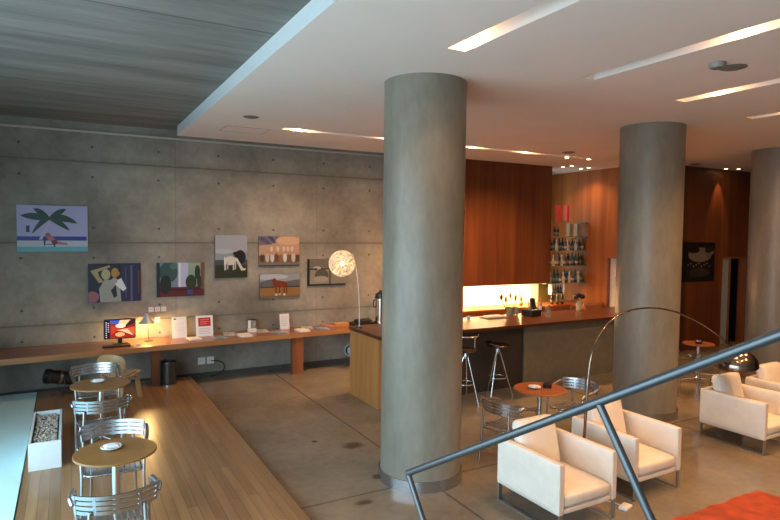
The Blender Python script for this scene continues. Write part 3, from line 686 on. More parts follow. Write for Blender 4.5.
bh = [(rect(0,0,1,1),(150,156,166)), (ell(0.3,0.86,0.4,0.12),(182,190,200)), ([(0,0.66),(0.3,0.78),(0.6,0.66),(1,0.74),(1,0.4),(0,0.4)],(98,102,108)), (rect(0,0,1,0.44),(150,112,66)), (rect(0,0.42,1,0.46),(52,48,44)), (rect(0,0,1,0.1),(128,100,70)),
      (ell(0.5,0.55,0.19,0.14),(132,56,36)), ([(0.33,0.6),(0.42,0.62),(0.38,0.82),(0.32,0.78),(0.29,0.70)],(128,54,36)), (rect(0.38,0.14,0.42,0.5),(124,52,36)), (rect(0.47,0.16,0.5,0.48),(108,44,30)), (rect(0.58,0.14,0.62,0.5),(124,52,36)), (rect(0.65,0.16,0.68,0.52),(108,44,30)),
      (rect(0.38,0.08,0.43,0.17),(220,216,206)), (rect(0.58,0.08,0.63,0.17),(220,216,206)), (rect(0.47,0.1,0.51,0.17),(206,202,192))]
picture(3.215, 4.02, 1.405, 1.875, bh, (96,84,74), 'photograph of a brown horse standing on dry grass')
am = [(rect(0,0,1,1),(146,142,128)), (rect(0,0.60,1,0.64),(40,36,34)), (rect(0.0,0,0.05,1),(36,32,30)), (rect(0,0,1,0.06),(36,32,30)), (rect(0.06,0.64,1,1),(118,112,102)), (ell(0.36,0.38,0.18,0.24),(88,84,74)), (ell(0.24,0.66,0.1,0.06),(190,186,174)), (ell(0.34,0.24,0.2,0.12),(160,156,140)), (rect(0.55,0.06,0.6,0.6),(84,80,72)), (rect(0.6,0.1,0.98,0.58),(136,132,118)), (ell(0.2,0.62,0.05,0.04),(40,36,34))]
picture(4.19, 5.02, 1.61, 2.15, am, (40,36,34), 'dark framed pale photograph partly hidden behind the wire ball lamp')
bw = [(rect(0,0,1,1),(14,13,13)), (ell(0.52,0.68,0.38,0.19),(112,104,92)), (ell(0.30,0.80,0.2,0.08),(14,13,13)), (ell(0.8,0.80,0.14,0.08),(30,28,26)), ([(0.7,0.68),(0.97,0.80),(0.97,0.72),(0.74,0.58)],(96,90,80)), (ell(0.5,0.22,0.34,0.12),(46,43,40))]
for i in range(9): bw.append((ell(0.14+i*0.085, 0.42+0.04*math.sin(i*2.1), 0.02, 0.016), (168,160,146)))
picture(12.46, 13.64, 1.63, 2.55, bw, (12,12,12), 'black and white photograph hanging on the dark wood wall', y=8.6)

# ------------------------------------------------------------------ the bar
BT = 1.13
bar = thing('bar_counter', 'long bar with a dark glossy wooden top and metal front', 'bar', (0, 0, 0))
MB().box((4.08, 7.70, BT-0.055), (10.6, 8.82, BT)).build('counter_top', 'bar_top', bar, bevel=0.004)
MB().box((4.10, 7.78, 0.0), (4.16, 8.80, BT-0.056)).build('end_panel', 'oak', bar)['label'] = 'light oak end panel'
MB().box((4.17, 7.88, 0.0), (7.05, 7.92, BT-0.056)).build('front_panel', 'bar_dark', bar)['label'] = 'dark front panel'
MB().box((7.06, 7.86, 0.0), (10.58, 7.92, BT-0.056)).build('front_panel', 'bar_metal', bar)['label'] = 'brushed metal front panel'
MB().box((4.17, 8.74, 0.0), (10.58, 8.79, BT-0.056)).build('back_panel', 'oak', bar)
bc = thing('back_counter', 'lower reddish back counter under the lit wall and along the side wall', 'counter', (0, 0, 0))
m = MB(); m.box((6.65, 10.38, 0.95), (11.49, YB-0.002, 0.99)); m.box((10.85, 9.99, 0.95), (11.49, 10.379, 0.99)); m.build('worktop', 'back_top', bc)
m = MB(); m.box((6.65, 10.44, 0), (10.84, YB-0.01, 0.949)); m.box((10.9, 10.0, 0), (11.48, 10.43, 0.949)); m.build('cabinet', 'leg_wood', bc)
m = MB(); m.box((10.83, 10.00, 0.991), (11.49, 10.03, 1.05)); m.build('upstand', 'oak', bc)
struct(MB().box((6.62, YB-0.012, 0.99), (10.34, YB-0.0005, 1.62)).build('trim_1', 'cream'), 'glowing cream backsplash under the hanging cabinet')
struct(MB().box((10.345, YB-0.012, 0.99), (10.72, YB+0.05, 1.62)).build('trim_2', 'mirror_olive'), 'olive panel right of the glowing backsplash')
hc = thing('hanging_cabinet', 'large dark wood cabinet block hanging from the ceiling over the bar', 'cabinet', (0, 0, 0))
m = MB(); m.box((6.62, 10.42, 1.56), (10.08, YB-0.015, ZW-0.002)); m.build('carcass', 'panel_wood', hc)
m = MB(); m.box((6.62, 10.40, 1.53), (10.10, 10.419, ZW-0.002)); m.build('front_panel', 'panel_wood', hc)
ls = thing('light_strip', 'glowing warm light strip under the hanging cabinet', 'light', (8.35, 10.7, 1.558))
MB().box((-1.6,-0.03,-0.015),(1.6,0.03,0)).build('housing', 'aluminium', ls); MB().box((-1.59,-0.025,-0.022),(1.59,0.025,-0.015)).build('diffuser', 'strip_glow', ls)
area('cabinet_light', (8.35, 10.7, 1.53), 3.3, 190, (1.0, 0.68, 0.32), sy=0.1)

# glass shelves with bottles
SHX0, SHX1, SHY0, SHY1 = 10.14, 11.49, 10.55, 10.85
SHZ = [3.02, 2.655, 2.30, 1.925, 1.50]
names = ['topmost', 'second', 'third', 'fourth', 'lowest']
for z, nm in zip(SHZ, names):
    o = thing('glass_shelf', 'thin %s glass shelf of the bottle rack beside the hanging cabinet' % nm, 'shelf', (0, 0, z), 0, 'glass bottle shelves')
    MB().box((SHX0, SHY0, -0.012), (SHX1, SHY1, 0)).build('panel', 'shelf_glass', o)
    MB().box((SHX1-0.03, SHY0+0.02, -0.03), (SHX1+0.005, SHY1-0.02, -0.0125)).build('bracket', 'dark_steel', o)
def bottle_proto(h, r, mat, style=0):
    m = MB()
    if style == 0: pr = [(0,0),(r,0),(r,h*0.58),(r*0.9,h*0.66),(r*0.36,h*0.76),(r*0.34,h*0.97),(r*0.4,h*0.975),(r*0.4,h),(0,h)]
    elif style == 1: pr = [(0,0),(r,0),(r*1.05,h*0.1),(r,h*0.5),(r*0.75,h*0.62),(r*0.35,h*0.72),(r*0.33,h*0.98),(r*0.4,h),(0,h)]
    else: pr = [(0,0),(r*1.1,0),(r*1.15,h*0.3),(r*1.1,h*0.55),(r*0.4,h*0.66),(r*0.36,h*0.85),(r*0.5,h*0.86),(r*0.5,h),(0,h)]
    m.lathe(pr,(0,0,0),14); m.mi = 1
    m.lathe([(r*1.06 if style == 0 else r*1.12, h*0.2),(r*1.06 if style == 0 else r*1.16, h*0.40)],(0,0,0),14)
    b0 = m.bm
    me_ = m.build('bottle', [mat, 'bottle_label' if style else 'dim_label'], smooth=50)
    return me_
kinds = [('dark', 'bottle_dark', 0, 0.30), ('green', 'bottle_green', 0, 0.31), ('amber', 'bottle_amber', 1, 0.28), ('pale', 'bottle_pale', 2, 0.27)]
protos = [bottle_proto(h, 0.036, mt, stl) for (_, mt, stl, h) in kinds]
used = [False]*4
ORD = ['first','second','third','fourth','fifth','sixth','seventh','eighth','ninth','tenth','eleventh','twelfth']
def put_bottle(k, x, y, z, label, group, s=1.0):
    if not used[k]: b = protos[k]; used[k] = True
    else: b = protos[k].copy(); COL.objects.link(b)
    b.location = (x, y, z); b.scale = (s, s, s)
    tag(b, label, 'bottle', group)
rows = [(1, [(0,0.30),(0,0.40)]), (2, [(0,0.08),(0,0.17),(1,0.27),(3,0.36),(0,0.46),(0,0.57),(2,0.66),(3,0.75),(0,0.90),(3,1.02),(0,1.14),(2,1.24)]),
        (3, [(3,0.07),(2,0.17),(3,0.27),(2,0.37),(0,0.46),(3,0.55),(2,0.64),(0,0.74),(2,0.83),(1,0.93),(2,1.06),(0,1.2)]),
        (4, [(3,0.07),(3,0.18),(1,0.30),(1,0.41),(2,0.51),(3,0.62),(0,0.72),(3,0.82),(2,0.92),(0,1.03),(3,1.13),(1,1.24)])]
for si, row in rows:
    for j, (k, dx) in enumerate(row):
        put_bottle(k, SHX0+dx, 10.62, SHZ[si]+0.0005, '%s bottle, %s from the left in the front row on the %s glass shelf' % (kinds[k][0], ORD[j], names[si]), 'bottles on the %s glass shelf' % names[si], 1.0 if si != 1 else 0.8)
    if si > 1:
        for j in range(8):
            k = (0, 1, 0, 2, 1, 0, 2, 0)[(j+si) % 8]
            put_bottle(k, SHX0+0.45+j*0.118, 10.76, SHZ[si]+0.0005, '%s bottle, %s from the left in the back row on the %s glass shelf' % (kinds[k][0], ORD[j], names[si]), 'bottles on the %s glass shelf' % names[si], 1.06)
for x, nm in ((10.58, 'left'), (10.86, 'right')):
    o = thing('red_box', '%s of the two tall red boxes on the topmost glass shelf' % nm, 'box', (x, 10.66, SHZ[0]), 0.1, 'red boxes on the topmost shelf')
    MB().box((-0.042,-0.05,0),(0.042,0.05,0.36)).build('body', 'red_box', o); MB().box((-0.045,-0.053,0.3605),(0.045,0.053,0.39)).build('lid', 'red_box', o)
for x, nm in ((10.98, 'left'), (11.24, 'right')):
    o = thing('bottle_carton', '%s of the two pale gift cartons on the second glass shelf' % nm, 'box', (x, 10.66, SHZ[1]), 0, 'gift cartons on the second shelf')
    MB().box((-0.055,-0.05,0),(0.055,0.05,0.26)).build('body', 'carton', o); MB().box((-0.057,-0.052,0.2605),(0.057,0.052,0.31)).build('lid', 'carton', o)
rk = thing('wall_rack', 'small white framed rack of bottles hanging below the lowest glass shelf', 'rack', (10.50, 10.74, 1.20))
m = MB(); m.box((0,0,0),(0.46,0.12,0.02)); m.box((0,0,0.25),(0.46,0.12,0.27)); m.box((0,0,0.02),(0.05,0.12,0.25)); m.box((0.41,0,0.02),(0.46,0.12,0.25)); m.box((0.05,0.11,0.02),(0.41,0.12,0.25)); m.build('frame', 'white_gloss', rk)
m = MB(); m.box((-0.05,0.1201,0.1),(0.5,0.135,0.14)); m.box((0.2,0.1201,0.14),(0.24,0.135,0.29)); m.build('bracket', 'dark_steel', rk)
for j in range(4): put_bottle((0,2,0,1)[j], 10.50+0.095+j*0.09, 10.80, 1.221, '%s bottle, %s from the left in the small white rack' % (kinds[(0,2,0,1)[j]][0], ORD[j]), 'bottles in the small white rack', 0.72)
for j, x in enumerate((10.28, 10.46, 10.62)): put_bottle((0,1,0)[j], x, 10.5, 0.9905, '%s bottle, %s from the left on the back counter under the rack' % (kinds[(0,1,0)[j]][0], ORD[j]), 'bottles on the back counter', 1.0)
cr = thing('utensil_crock', 'pale crock holding dark round ladles on the bar top', 'crock', (9.28, 8.70, BT))
MB().lathe([(0,0),(0.055,0),(0.065,0.18),(0.058,0.18),(0.05,0.02),(0,0.02)],(0,0,0),20).build('pot', 'bottle_label', cr, smooth=40)
for j, (dx, dy, h) in enumerate(((-0.09,0.0,0.27),(0.0,0.03,0.29),(0.09,0.0,0.26))):
    MB().tube([(dx*0.3,dy*0.3,0.03),(dx,dy,h)],0.006,6).ball((dx*1.05,dy,h+0.02),0.055,8).build('ladle', 'black', cr, smooth=60)
# things on the bar and back counter in front of the glow
ub = thing('utensil_jar', 'jar of wooden spoons and tongs in front of the glowing backsplash', 'jar', (8.48, 10.0, 0.99))
ub.location = (7.42, 8.68, BT)
MB().lathe([(0,0),(0.07,0),(0.085,0.16),(0.078,0.16),(0.065,0.02),(0,0.02)],(0,0,0),20).build('pot', 'carton', ub, smooth=40)
for j, (dx, dy, h, mt) in enumerate(((-0.20,0.0,0.36,'dark_steel'),(-0.08,0.02,0.31,'oak'),(0.03,0.03,0.38,'carton'),(0.11,-0.02,0.34,'oak'))):
    MB().tube([(dx*0.25,dy,0.03),(dx,dy,h-0.06)],0.007,6).ball((dx*1.08,dy,h),0.05,8,(0.7,0.5,1.2)).build('spoon', mt, ub, smooth=60)
MB().cushion((0.14,0.0,0.09),(0.1,0.1,0.16),0.03).build('jar_lid', 'bottle_label', ub, smooth=60)
sp = thing('serving_tray', 'flat pale tray on the bar top left of the utensil jar', 'tray', (6.98, 8.62, BT), 0.05)
MB().box((-0.26,-0.12,0),(0.26,0.12,0.02)).build('board', 'bottle_label', sp, bevel=0.005); MB().box((-0.2,-0.09,0.0201),(0.16,0.08,0.035)).build('napkins', 'white_paper', sp)
cm = thing('card_terminal', 'black till machine with a raised screen on the bar top', 'till', (7.80, 8.5, BT), 0.2)
MB().box((-0.16,-0.12,0),(0.16,0.12,0.12)).build('body', 'black', cm, bevel=0.012)
MB().box((-0.05,-0.03,0.12),(0.09,0.0,0.34), Matrix.Rotation(-0.2,3,'X')).build('screen', 'black', cm, bevel=0.008)
MB().cyl((0.13,-0.11,0.1201),(0.13,-0.11,0.19),0.03).build('cup', 'white_gloss', cm, smooth=40)
gl = None
for j, (x, y) in enumerate(((8.03, 8.30), (8.16, 8.66), (7.98, 8.74))):
    o = thing('glass_jar', ['clear tall glass right of the black till machine', 'clear tall glass farthest right behind the black till machine', 'clear tall glass directly behind the black till machine'][j], 'glass', (x, y, BT), 0, 'tall glasses by the till')
    MB().lathe([(0,0),(0.045,0),(0.05,0.22),(0.045,0.22),(0.04,0.015),(0,0.015)],(0,0,0),18).build('vessel', 'clear_glass', o, smooth=40)
    MB().tube([(0.0,0.0,0.02),(0.03,0.01,0.32)],0.006,6).build('straw', 'carton', o, smooth=60)
for j, (x, y) in enumerate(((9.45, 10.66), (9.75, 10.62))):
    put_bottle((2,3)[j], x, y, 0.9905, '%s bottle, %s from the left before the right end of the glowing backsplash' % (kinds[(2,3)[j]][0], ORD[j]), 'bottles before the backsplash', 1.1)
for j, x in enumerate((6.15, 6.40)):
    o = thing('coffee_cup', ['white cup on the bar top nearest the big column', 'white cup second from the big column on the bar top'][j], 'cup', (x, 8.62, BT), 0.4)
    MB().lathe([(0,0),(0.028,0),(0.042,0.06),(0.038,0.06),(0.025,0.006),(0,0.006)],(0,0,0),18).build('bowl', 'white_gloss', o, smooth=40)
    MB().tube(bez((0.036,0,0.05),(0.07,0,0.05),(0.065,0,0.015),(0.032,0,0.018),8),0.005,6).build('handle', 'white_gloss', o, smooth=60)
# wire ball lamp
bl = thing('ball_lamp', 'glowing wire ball lamp on a thin curved stem at the bar end', 'lamp', (4.18, 8.62, BT))
MB().lathe([(0,0),(0.07,0),(0.07,0.01),(0.012,0.018),(0,0.018)],(0,0,0),20).build('base', 'dark_steel', bl, smooth=40)
stem = bez((0,0,0.015),(0.01,0,0.5),(-0.03,0.0,0.95),(-0.13,0,1.22),24)
MB().tube(stem,0.008,8).build('stem', 'white_gloss', bl, smooth=60)
m = MB(); C = Vector((-0.315, 0.0, 1.06))
for i in range(46):
    ax = Vector((rnd.gauss(0,1), rnd.gauss(0,1), rnd.gauss(0,1))).normalized(); u = ax.orthogonal().normalized(); v = ax.cross(u)
    off = rnd.uniform(-0.75, 0.75); R = 0.215*rnd.uniform(0.96, 1.0); rr = R*math.sqrt(1-off*off)
    m.tube([C + ax*R*off + (u*math.cos(2*PI*k/22) + v*math.sin(2*PI*k/22))*rr for k in range(22)], 0.0042, 5, closed=True)
m.build('lamp_shade', 'lamp_wire', bl, smooth=60)
MB().ball(C, 0.03, 8).build('bulb', 'bulb', bl, smooth=60)
MB().tube([stem[-1], C+Vector((0,0,0.05))],0.006,6).build('bulb_holder', 'white_gloss', bl, smooth=60)
point('ball_lamp_light', (4.18+C.x, 8.62, BT+C.z), 3.8, (1.0, 0.62, 0.30), 0.05)

# ------------------------------------------------------------------ bar stools
def make_stool(label):
    t = thing('bar_stool', label, 'stool', (0,0,0), 0, 'chrome bar stools at the bar')
    MB().lathe([(0,0.765),(0.10,0.76),(0.17,0.77),(0.185,0.79),(0.18,0.80),(0.12,0.79),(0,0.785)],(0,0,0),28).build('seat', 'bronze', t, smooth=50)
    def back(u, v):
        a = math.radians(-75+150*u); r = 0.18+0.03*v
        return (r*math.sin(a), r*math.cos(a), 0.80+0.035*v*math.cos((u-0.5)*2.4))
    MB().shell(back, 16, 4, 0.012).build('backrest', 'bronze', t, smooth=50)
    MB().lathe([(0,0.66),(0.045,0.66),(0.05,0.70),(0.03,0.76),(0,0.76)],(0,0,0),18).build('hub', 'aluminium', t, smooth=40)
    for a in (20, 140, 260):
        a = math.radians(a)
        MB().tube([(0.035*math.cos(a),0.035*math.sin(a),0.70),(0.26*math.cos(a),0.26*math.sin(a),0.0)],[0.013,0.011],10).build('leg', 'chrome', t, smooth=60)
    MB().tube([(0.155*math.cos(2*PI*k/28),0.155*math.sin(2*PI*k/28),0.30) for k in range(28)],0.009,8,closed=True).build('footrest', 'chrome', t, smooth=60)
    return t
s0 = make_stool('chrome bar stool standing alone in front of the dark bar front'); s0.location = (6.22, 7.56, 0); s0.rotation_euler = (0,0,1.2); s0.scale = (1, 1, 1.085)
s1 = dup(s0, (5.50, 7.46, 0), 2.6, 'chrome bar stool with a raised back rail, beside the big column')
m = MB(); m.tube([(0.19*math.sin(math.radians(a)), 0.19*math.cos(math.radians(a)), 1.0) for a in range(-100, 101, 10)], 0.012, 8)
m.tube([(-0.12,0.147,0.80),(-0.12,0.147,1.0)],0.008,8); m.tube([(0.12,0.147,0.80),(0.12,0.147,1.0)],0.008,8)
m.build('back_rail', 'chrome', s1, smooth=60)

# ------------------------------------------------------------------ slatted aluminium chairs and round tables
def make_chair(label, group):
    t = thing('slatted_chair', label, 'chair', (0,0,0), 0, group)
    for sx in (-1, 1):
        MB().tube(rounded([(sx*0.255,-0.235,0),(sx*0.25,-0.215,0.44),(sx*0.262,-0.19,0.645),(sx*0.268,-0.10,0.665)],0.05),0.013,10).build('leg', 'aluminium', t, smooth=60)
        MB().tube(rounded([(sx*0.20,0.285,0),(sx*0.185,0.245,0.45),(sx*0.175,0.24,0.66)],0.06),0.013,10).build('leg', 'aluminium', t, smooth=60)
        MB().tube(rounded([(sx*0.267,-0.215,0.640),(sx*0.272,-0.18,0.672),(sx*0.292,0.02,0.700),(sx*0.290,0.13,0.735),(sx*0.275,0.165,0.70)],0.06),0.019,12).build('armrest', 'aluminium', t, smooth=60)
    def arc(t_, z, dr=0.0):
        a = math.radians(50)*t_; r = 0.345+dr
        return Vector((r*math.sin(a), -0.085+r*math.cos(a), z))
    m = MB()
    for i in range(4):
        z0 = 0.630+i*0.037; hgt = 0.027
        m.shell(lambda u, v, z0=z0, hgt=hgt: arc(u*2-1, z0+v*hgt, 0.12*(z0+v*hgt-0.62)), 22, 1, 0.009)
    for q in (-1.0, -0.5, 0.0, 0.5, 1.0):
        m.shell(lambda u, v, q=q: arc(q*0.96+(u-0.5)*0.07, 0.628+v*0.141, 0.12*(v*0.141)+0.001), 2, 3, 0.012)
    m.build('backrest', 'aluminium', t, smooth=50)
    m = MB()
    def sz(y): return 0.452 - 0.018*math.cos((y+0.02)/0.22*PI/2) - (0.03*max(0, (-y-0.16)/0.07)**2)
    for i in range(10):
        x = -0.2025+i*0.045; hw = 0.0165
        y1 = 0.20 - 0.05*(abs(x)/0.2)**2; y0 = -0.23 + 0.03*(abs(x)/0.2)**2
        m.shell(lambda u, v, x=x, y0=y0, y1=y1: (x+(v-0.5)*2*hw, y0+(y1-y0)*u, sz(y0+(y1-y0)*u)+0.05*x*x*4), 10, 1, 0.008)
    for y in (-0.20, 0.0, 0.15):
        m.shell(lambda u, v, y=y: (-0.222+0.444*u, y-0.012+0.024*v, sz(y)+0.05*((-0.222+0.444*u)**2)*4-0.006), 12, 1, 0.006)
    m.build('seat', 'dull_aluminium', t, smooth=50)
    ring = [(-0.245,-0.215,0.43),(0.245,-0.215,0.43),(0.19,0.24,0.43),(-0.19,0.24,0.43)]
    m = MB(); m.tube(rounded([ring[3], ring[0], ring[1], ring[2]],0.08),0.011,8); m.tube([ring[2], ring[3]],0.011,8)
    m.build('seat_frame', 'aluminium', t, smooth=60)
    return t
GC = 'slatted aluminium chairs around the tables'
c0 = make_chair('slatted aluminium chair nearest the viewer, behind the front deck table', GC)
c0['label'] = 'slatted aluminium chair on the near side of the front deck table'
c0.location = (0.28, 4.65, DK); c0.rotation_euler = (0, 0, PI)          # faces +Y
dup(c0, (0.34, 5.87, DK), -0.06, 'slatted aluminium chair on the far side of the front deck table')
dup(c0, (0.30, 7.16, DK), PI, 'slatted aluminium chair on the near side of the far deck table')
dup(c0, (0.30, 8.62, DK), 0.05, 'slatted aluminium chair on the far side of the far deck table')
dup(c0, (4.52, 5.28, 0), -PI/2+PI+0.25, 'slatted aluminium chair left of the reddish table by the armchairs')
dup(c0, (5.76, 5.45, 0), -1.40, 'slatted aluminium chair right of the reddish table, its back shining')
dup(c0, (9.30, 5.98, 0), 2.6, 'slatted aluminium chair just right of the column behind the armchairs')

def make_table(label, top_mat, loc, r=0.34, group=None):
    t = thing('round_table', label, 'table', loc, 0, group)
    MB().lathe([(0,0.712),(r-0.01,0.712),(r,0.716),(r,0.728),(r-0.004,0.732),(0,0.732)],(0,0,0),56).build('tabletop', top_mat, t, smooth=30)
    MB().lathe([(0,0.70),(0.12,0.70),(0.12,0.711),(0,0.711)],(0,0,0),24).build('top_plate', 'aluminium', t, smooth=40)
    MB().cyl((0,0,0.09),(0,0,0.70),0.032).build('column', 'chrome', t, smooth=40)
    MB().lathe([(0,0.05),(0.05,0.05),(0.055,0.09),(0.034,0.12),(0,0.12)],(0,0,0),20).build('hub', 'aluminium', t, smooth=40)
    for k in range(4):
        a = PI/4+k*PI/2; ca, sa = math.cos(a), math.sin(a)
        MB().tube([(0.03*ca,0.03*sa,0.08),(0.2*ca,0.2*sa,0.05),(0.30*ca,0.30*sa,0.018)],[0.022,0.018,0.015],10).build('foot', 'aluminium', t, smooth=60)
    return t
make_table('round golden brown table on the deck, nearest the viewer', 'table_gold', (0.33, 5.37, DK), 0.325)
make_table('round golden brown table on the deck, farther one near the bench', 'table_gold', (0.325, 7.82, DK), 0.33)
make_table('round reddish table behind the two white armchairs', 'table_red', (5.26, 5.54, 0), 0.33)
make_table('round dark red table in the shade right of the right column', 'leg_wood', (10.12, 6.60, 0), 0.27)
def ashtray(x, y, z, label, rz=0.2):
    o = thing('paper_dish', label, 'dish', (x, y, z), rz)
    MB().lathe([(0,0),(0.05,0),(0.085,0.02),(0.08,0.024),(0.045,0.008),(0,0.008)],(0,0,0),24).build('dish', 'white_gloss', o, smooth=40)
    MB().cushion((0.0,0,0.024),(0.11,0.075,0.025),0.01,(0,0,0.006)).build('napkin', 'white_paper', o, smooth=60)
ashtray(0.30, 5.43, DK+0.733, 'white oval dish with a napkin on the front deck table')
ashtray(0.30, 7.90, DK+0.733, 'white oval dish with a napkin on the far deck table')
ashtray(5.20, 5.58, 0.733, 'small white dish on the reddish table')
o = thing('ashtray', 'small black ashtray beside the dish on the reddish table', 'ashtray', (5.37, 5.53, 0.733))
MB().lathe([(0,0),(0.055,0),(0.06,0.045),(0.045,0.045),(0.04,0.012),(0,0.012)],(0,0,0),20).build('bowl', 'black', o, smooth=40)
MB().lathe([(0,0.046),(0.052,0.046),(0.03,0.062),(0,0.062)],(0,0,0),20).build('lid', 'black', o, smooth=40)
o = thing('ashtray', 'small dark ashtray with a shiny lid on the dark red table', 'ashtray', (10.08, 6.57, 0.733))
MB().lathe([(0,0),(0.055,0),(0.06,0.045),(0.045,0.045),(0.04,0.012),(0,0.012)],(0,0,0),20).build('bowl', 'black', o, smooth=40)
MB().lathe([(0,0.046),(0.052,0.046),(0.03,0.07),(0,0.07)],(0,0,0),20).build('lid', 'chrome', o, smooth=40)

# plywood lounge chair by the bench
pc = thing('plywood_chair', 'moulded plywood chair with a grey seat pad by the bench', 'chair', (0.66, 9.62, DK), math.radians(146))
def pback(u, v):
    x = (u-0.5)*0.44*(1-0.25*(abs(v-0.5)*2)**3); z = 0.50+0.27*v*(1-0.15*(2*u-1)**2)
    return (x, 0.24+0.04*v-0.05*(2*u-1)**2+0.02*math.sin(v*PI), z)
MB().shell(pback, 14, 8, 0.012).build('backrest', 'plywood', pc, smooth=50)
def pseat(u, v):
    x = (u-0.5)*0.48*(1-0.2*(abs(v-0.5)*2)**3); y = -0.26+0.46*v
    return (x, y, 0.395+0.025*(2*u-1)**2+0.03*(1-v)-0.03*max(0, 0.25-v)*4*max(0, 0.25-v)*4)
MB().shell(pseat, 14, 10, 0.012).build('seat', 'plywood', pc, smooth=50)
MB().shell(lambda u, v: tuple(Vector(pseat(0.06+0.88*u, 0.06+0.88*v))+Vector((0,0,0.015))), 14, 10, 0.016).build('seat_pad', 'grey_felt', pc, smooth=50)['label'] = 'grey seat pad'
def strap(pts, w):
    P = rounded(pts, 0.08)
    def fn(u, v):
        f = u*(len(P)-1); i = min(int(f), len(P)-2); q = P[i].lerp(P[i+1], f-i); return (q.x+(v-0.5)*w, q.y, q.z)
    return fn
for sx in (-1, 1):
    MB().shell(strap([(sx*0.17,-0.27,0.0),(sx*0.15,-0.20,0.37),(sx*0.12,-0.02,0.375)],0.07),24,2,0.016).build('leg', 'plywood', pc, smooth=50)
    MB().shell(strap([(sx*0.16,0.30,0.0),(sx*0.14,0.20,0.365),(sx*0.12,0.0,0.365)],0.07),24,2,0.016).build('leg', 'plywood', pc, smooth=50)
MB().shell(strap([(0,-0.05,0.372),(0,0.20,0.375),(0,0.262,0.66)],0.11),24,2,0.014).build('spine', 'plywood', pc, smooth=50)

# planter box with pebbles
px0, px1, py0, py1, ph = -0.405, -0.095, 7.22, 8.48, 0.30
pl = thing('planter_box', 'low white planter box filled with pebbles on the deck', 'planter', ((px0+px1)/2, (py0+py1)/2, DK))
hx, hy = (px1-px0)/2, (py1-py0)/2
m = MB(); m.box((-hx,-hy,0),(hx,-hy+0.025,ph)); m.box((-hx,hy-0.025,0),(hx,hy,ph)); m.box((-hx,-hy+0.0251,0),(-hx+0.025,hy-0.0251,ph)); m.box((hx-0.025,-hy+0.0251,0),(hx,hy-0.0251,ph)); m.build('box', 'planter_white', pl)
MB().box((-hx+0.0255,-hy+0.0255,0.02),(hx-0.0255,hy-0.0255,ph-0.06)).build('soil', 'dark_void', pl)
m = MB()
for i in range(620):
    x, y = rnd.uniform(-hx+0.05,hx-0.05), rnd.uniform(-hy+0.05,hy-0.05); r = rnd.uniform(0.010,0.019)
    m.ball((x,y,ph-0.055+rnd.uniform(0,0.028)),r,5,(1,rnd.uniform(0.7,1.1),0.7))
peb = m.build('pebbles', 'pebble', loc=pl.location[:], smooth=60)
peb['kind'] = 'stuff'; tag(peb, 'grey brown pebbles filling the white planter box', 'pebbles')

# ------------------------------------------------------------------ white armchairs
def make_armchair(label):
    t = thing('white_armchair', label, 'armchair', (0,0,0), 0, 'white leather cube armchairs')
    W, D, H, B, T = 0.765, 0.84, 0.65, 0.185, 0.07     # front faces -Y
    for sx in (-1, 1):
        MB().cushion((sx*(W/2-T/2), 0, (H+B)/2), (T, D, H-B), 0.014, (0.004,0,0)).build('arm', 'leather', t, smooth=50)
    MB().cushion((0, D/2-T/2, (H+B)/2), (W-2*T-0.004, T, H-B), 0.014, (0,0.004,0)).build('back_panel', 'leather', t, smooth=50)
    MB().cushion((0, -T/2, B+0.025), (W-2*T-0.004, D-T-0.008, 0.05), 0.014).build('seat_base', 'leather', t, smooth=50)
    MB().cushion((0, -0.05, B+0.116), (W-2*T-0.01, D-T-0.02, 0.13), 0.045, (0,0.008,0.03)).build('seat_cushion', 'leather', t, smooth=60)
    R = Matrix.Rotation(math.radians(-14), 3, 'X')
    MB().cushion((-0.03, 0.235, 0.595), (0.50, 0.14, 0.50), 0.045, (0,0.03,0.0), R).build('back_cushion', 'leather', t, smooth=60)
    for sx in (-1, 1):
        x = sx*(W/2-0.035)
        m = MB(); m.box((x-0.022,-D/2+0.005,0.0),(x+0.022,D/2-0.005,0.012)); m.box((x-0.022,-D/2+0.005,0.0121),(x+0.022,-D/2+0.02,B-0.001)); m.box((x-0.022,D/2-0.02,0.0121),(x+0.022,D/2-0.005,B-0.001))
        m.build('sled_leg', 'dull_aluminium', t)
    m = MB(); m.box((-W/2+0.06,-0.01,B-0.03),(W/2-0.06,0.03,B-0.001)); m.build('cross_bar', 'dark_steel', t)
    return t
a0 = make_armchair('white leather armchair in front of the reddish table, nearest the viewer'); a0.location = (4.165, 4.15, 0); a0.rotation_euler = (0,0,0.02)
dup(a0, (5.345, 4.30, 0), 0.02, 'white leather armchair right of the nearest one, before the right column')
dup(a0, (7.84, 4.40, 0), 0.02, 'white leather armchair under the arc lamp shade')
dup(a0, (9.05, 4.50, 0), 0.02, 'white leather armchair at the right edge, behind the one under the lamp')

# arc lamp
al = thing('arc_lamp', 'tall arc floor lamp with a dark domed shade over the right armchair', 'lamp', (4.80, 4.40, 0))
MB().box((-0.09,-0.16,0.0),(0.09,0.16,0.16)).build('base', 'bronze', al, bevel=0.01)
arcp = [(0.0,0,0.16),(0.03,0,0.6),(0.06,0,1.14),(0.105,0,1.42),(0.20,0,1.60),(0.40,0,1.77),(0.70,0,1.86),(1.10,0,1.865),(1.55,0,1.78),(1.98,0,1.63),(2.35,0,1.45),(2.62,0,1.30),(2.71,0,1.25)]
def catmull(P, n=6):
    P = [Vector(p) for p in P]; out = []
    for i in range(len(P)-1):
        p0 = P[max(0,i-1)]; p1 = P[i]; p2 = P[i+1]; p3 = P[min(len(P)-1,i+2)]
        for k in range(n):
            t = k/n; out.append(0.5*((2*p1)+(p2-p0)*t+(2*p0-5*p1+4*p2-p3)*t*t+(3*p1-p0-3*p2+p3)*t**3))
    out.append(P[-1]); return out
MB().tube(catmull(arcp)[:13],0.016,10).build('stem', 'bronze', al, smooth=60)
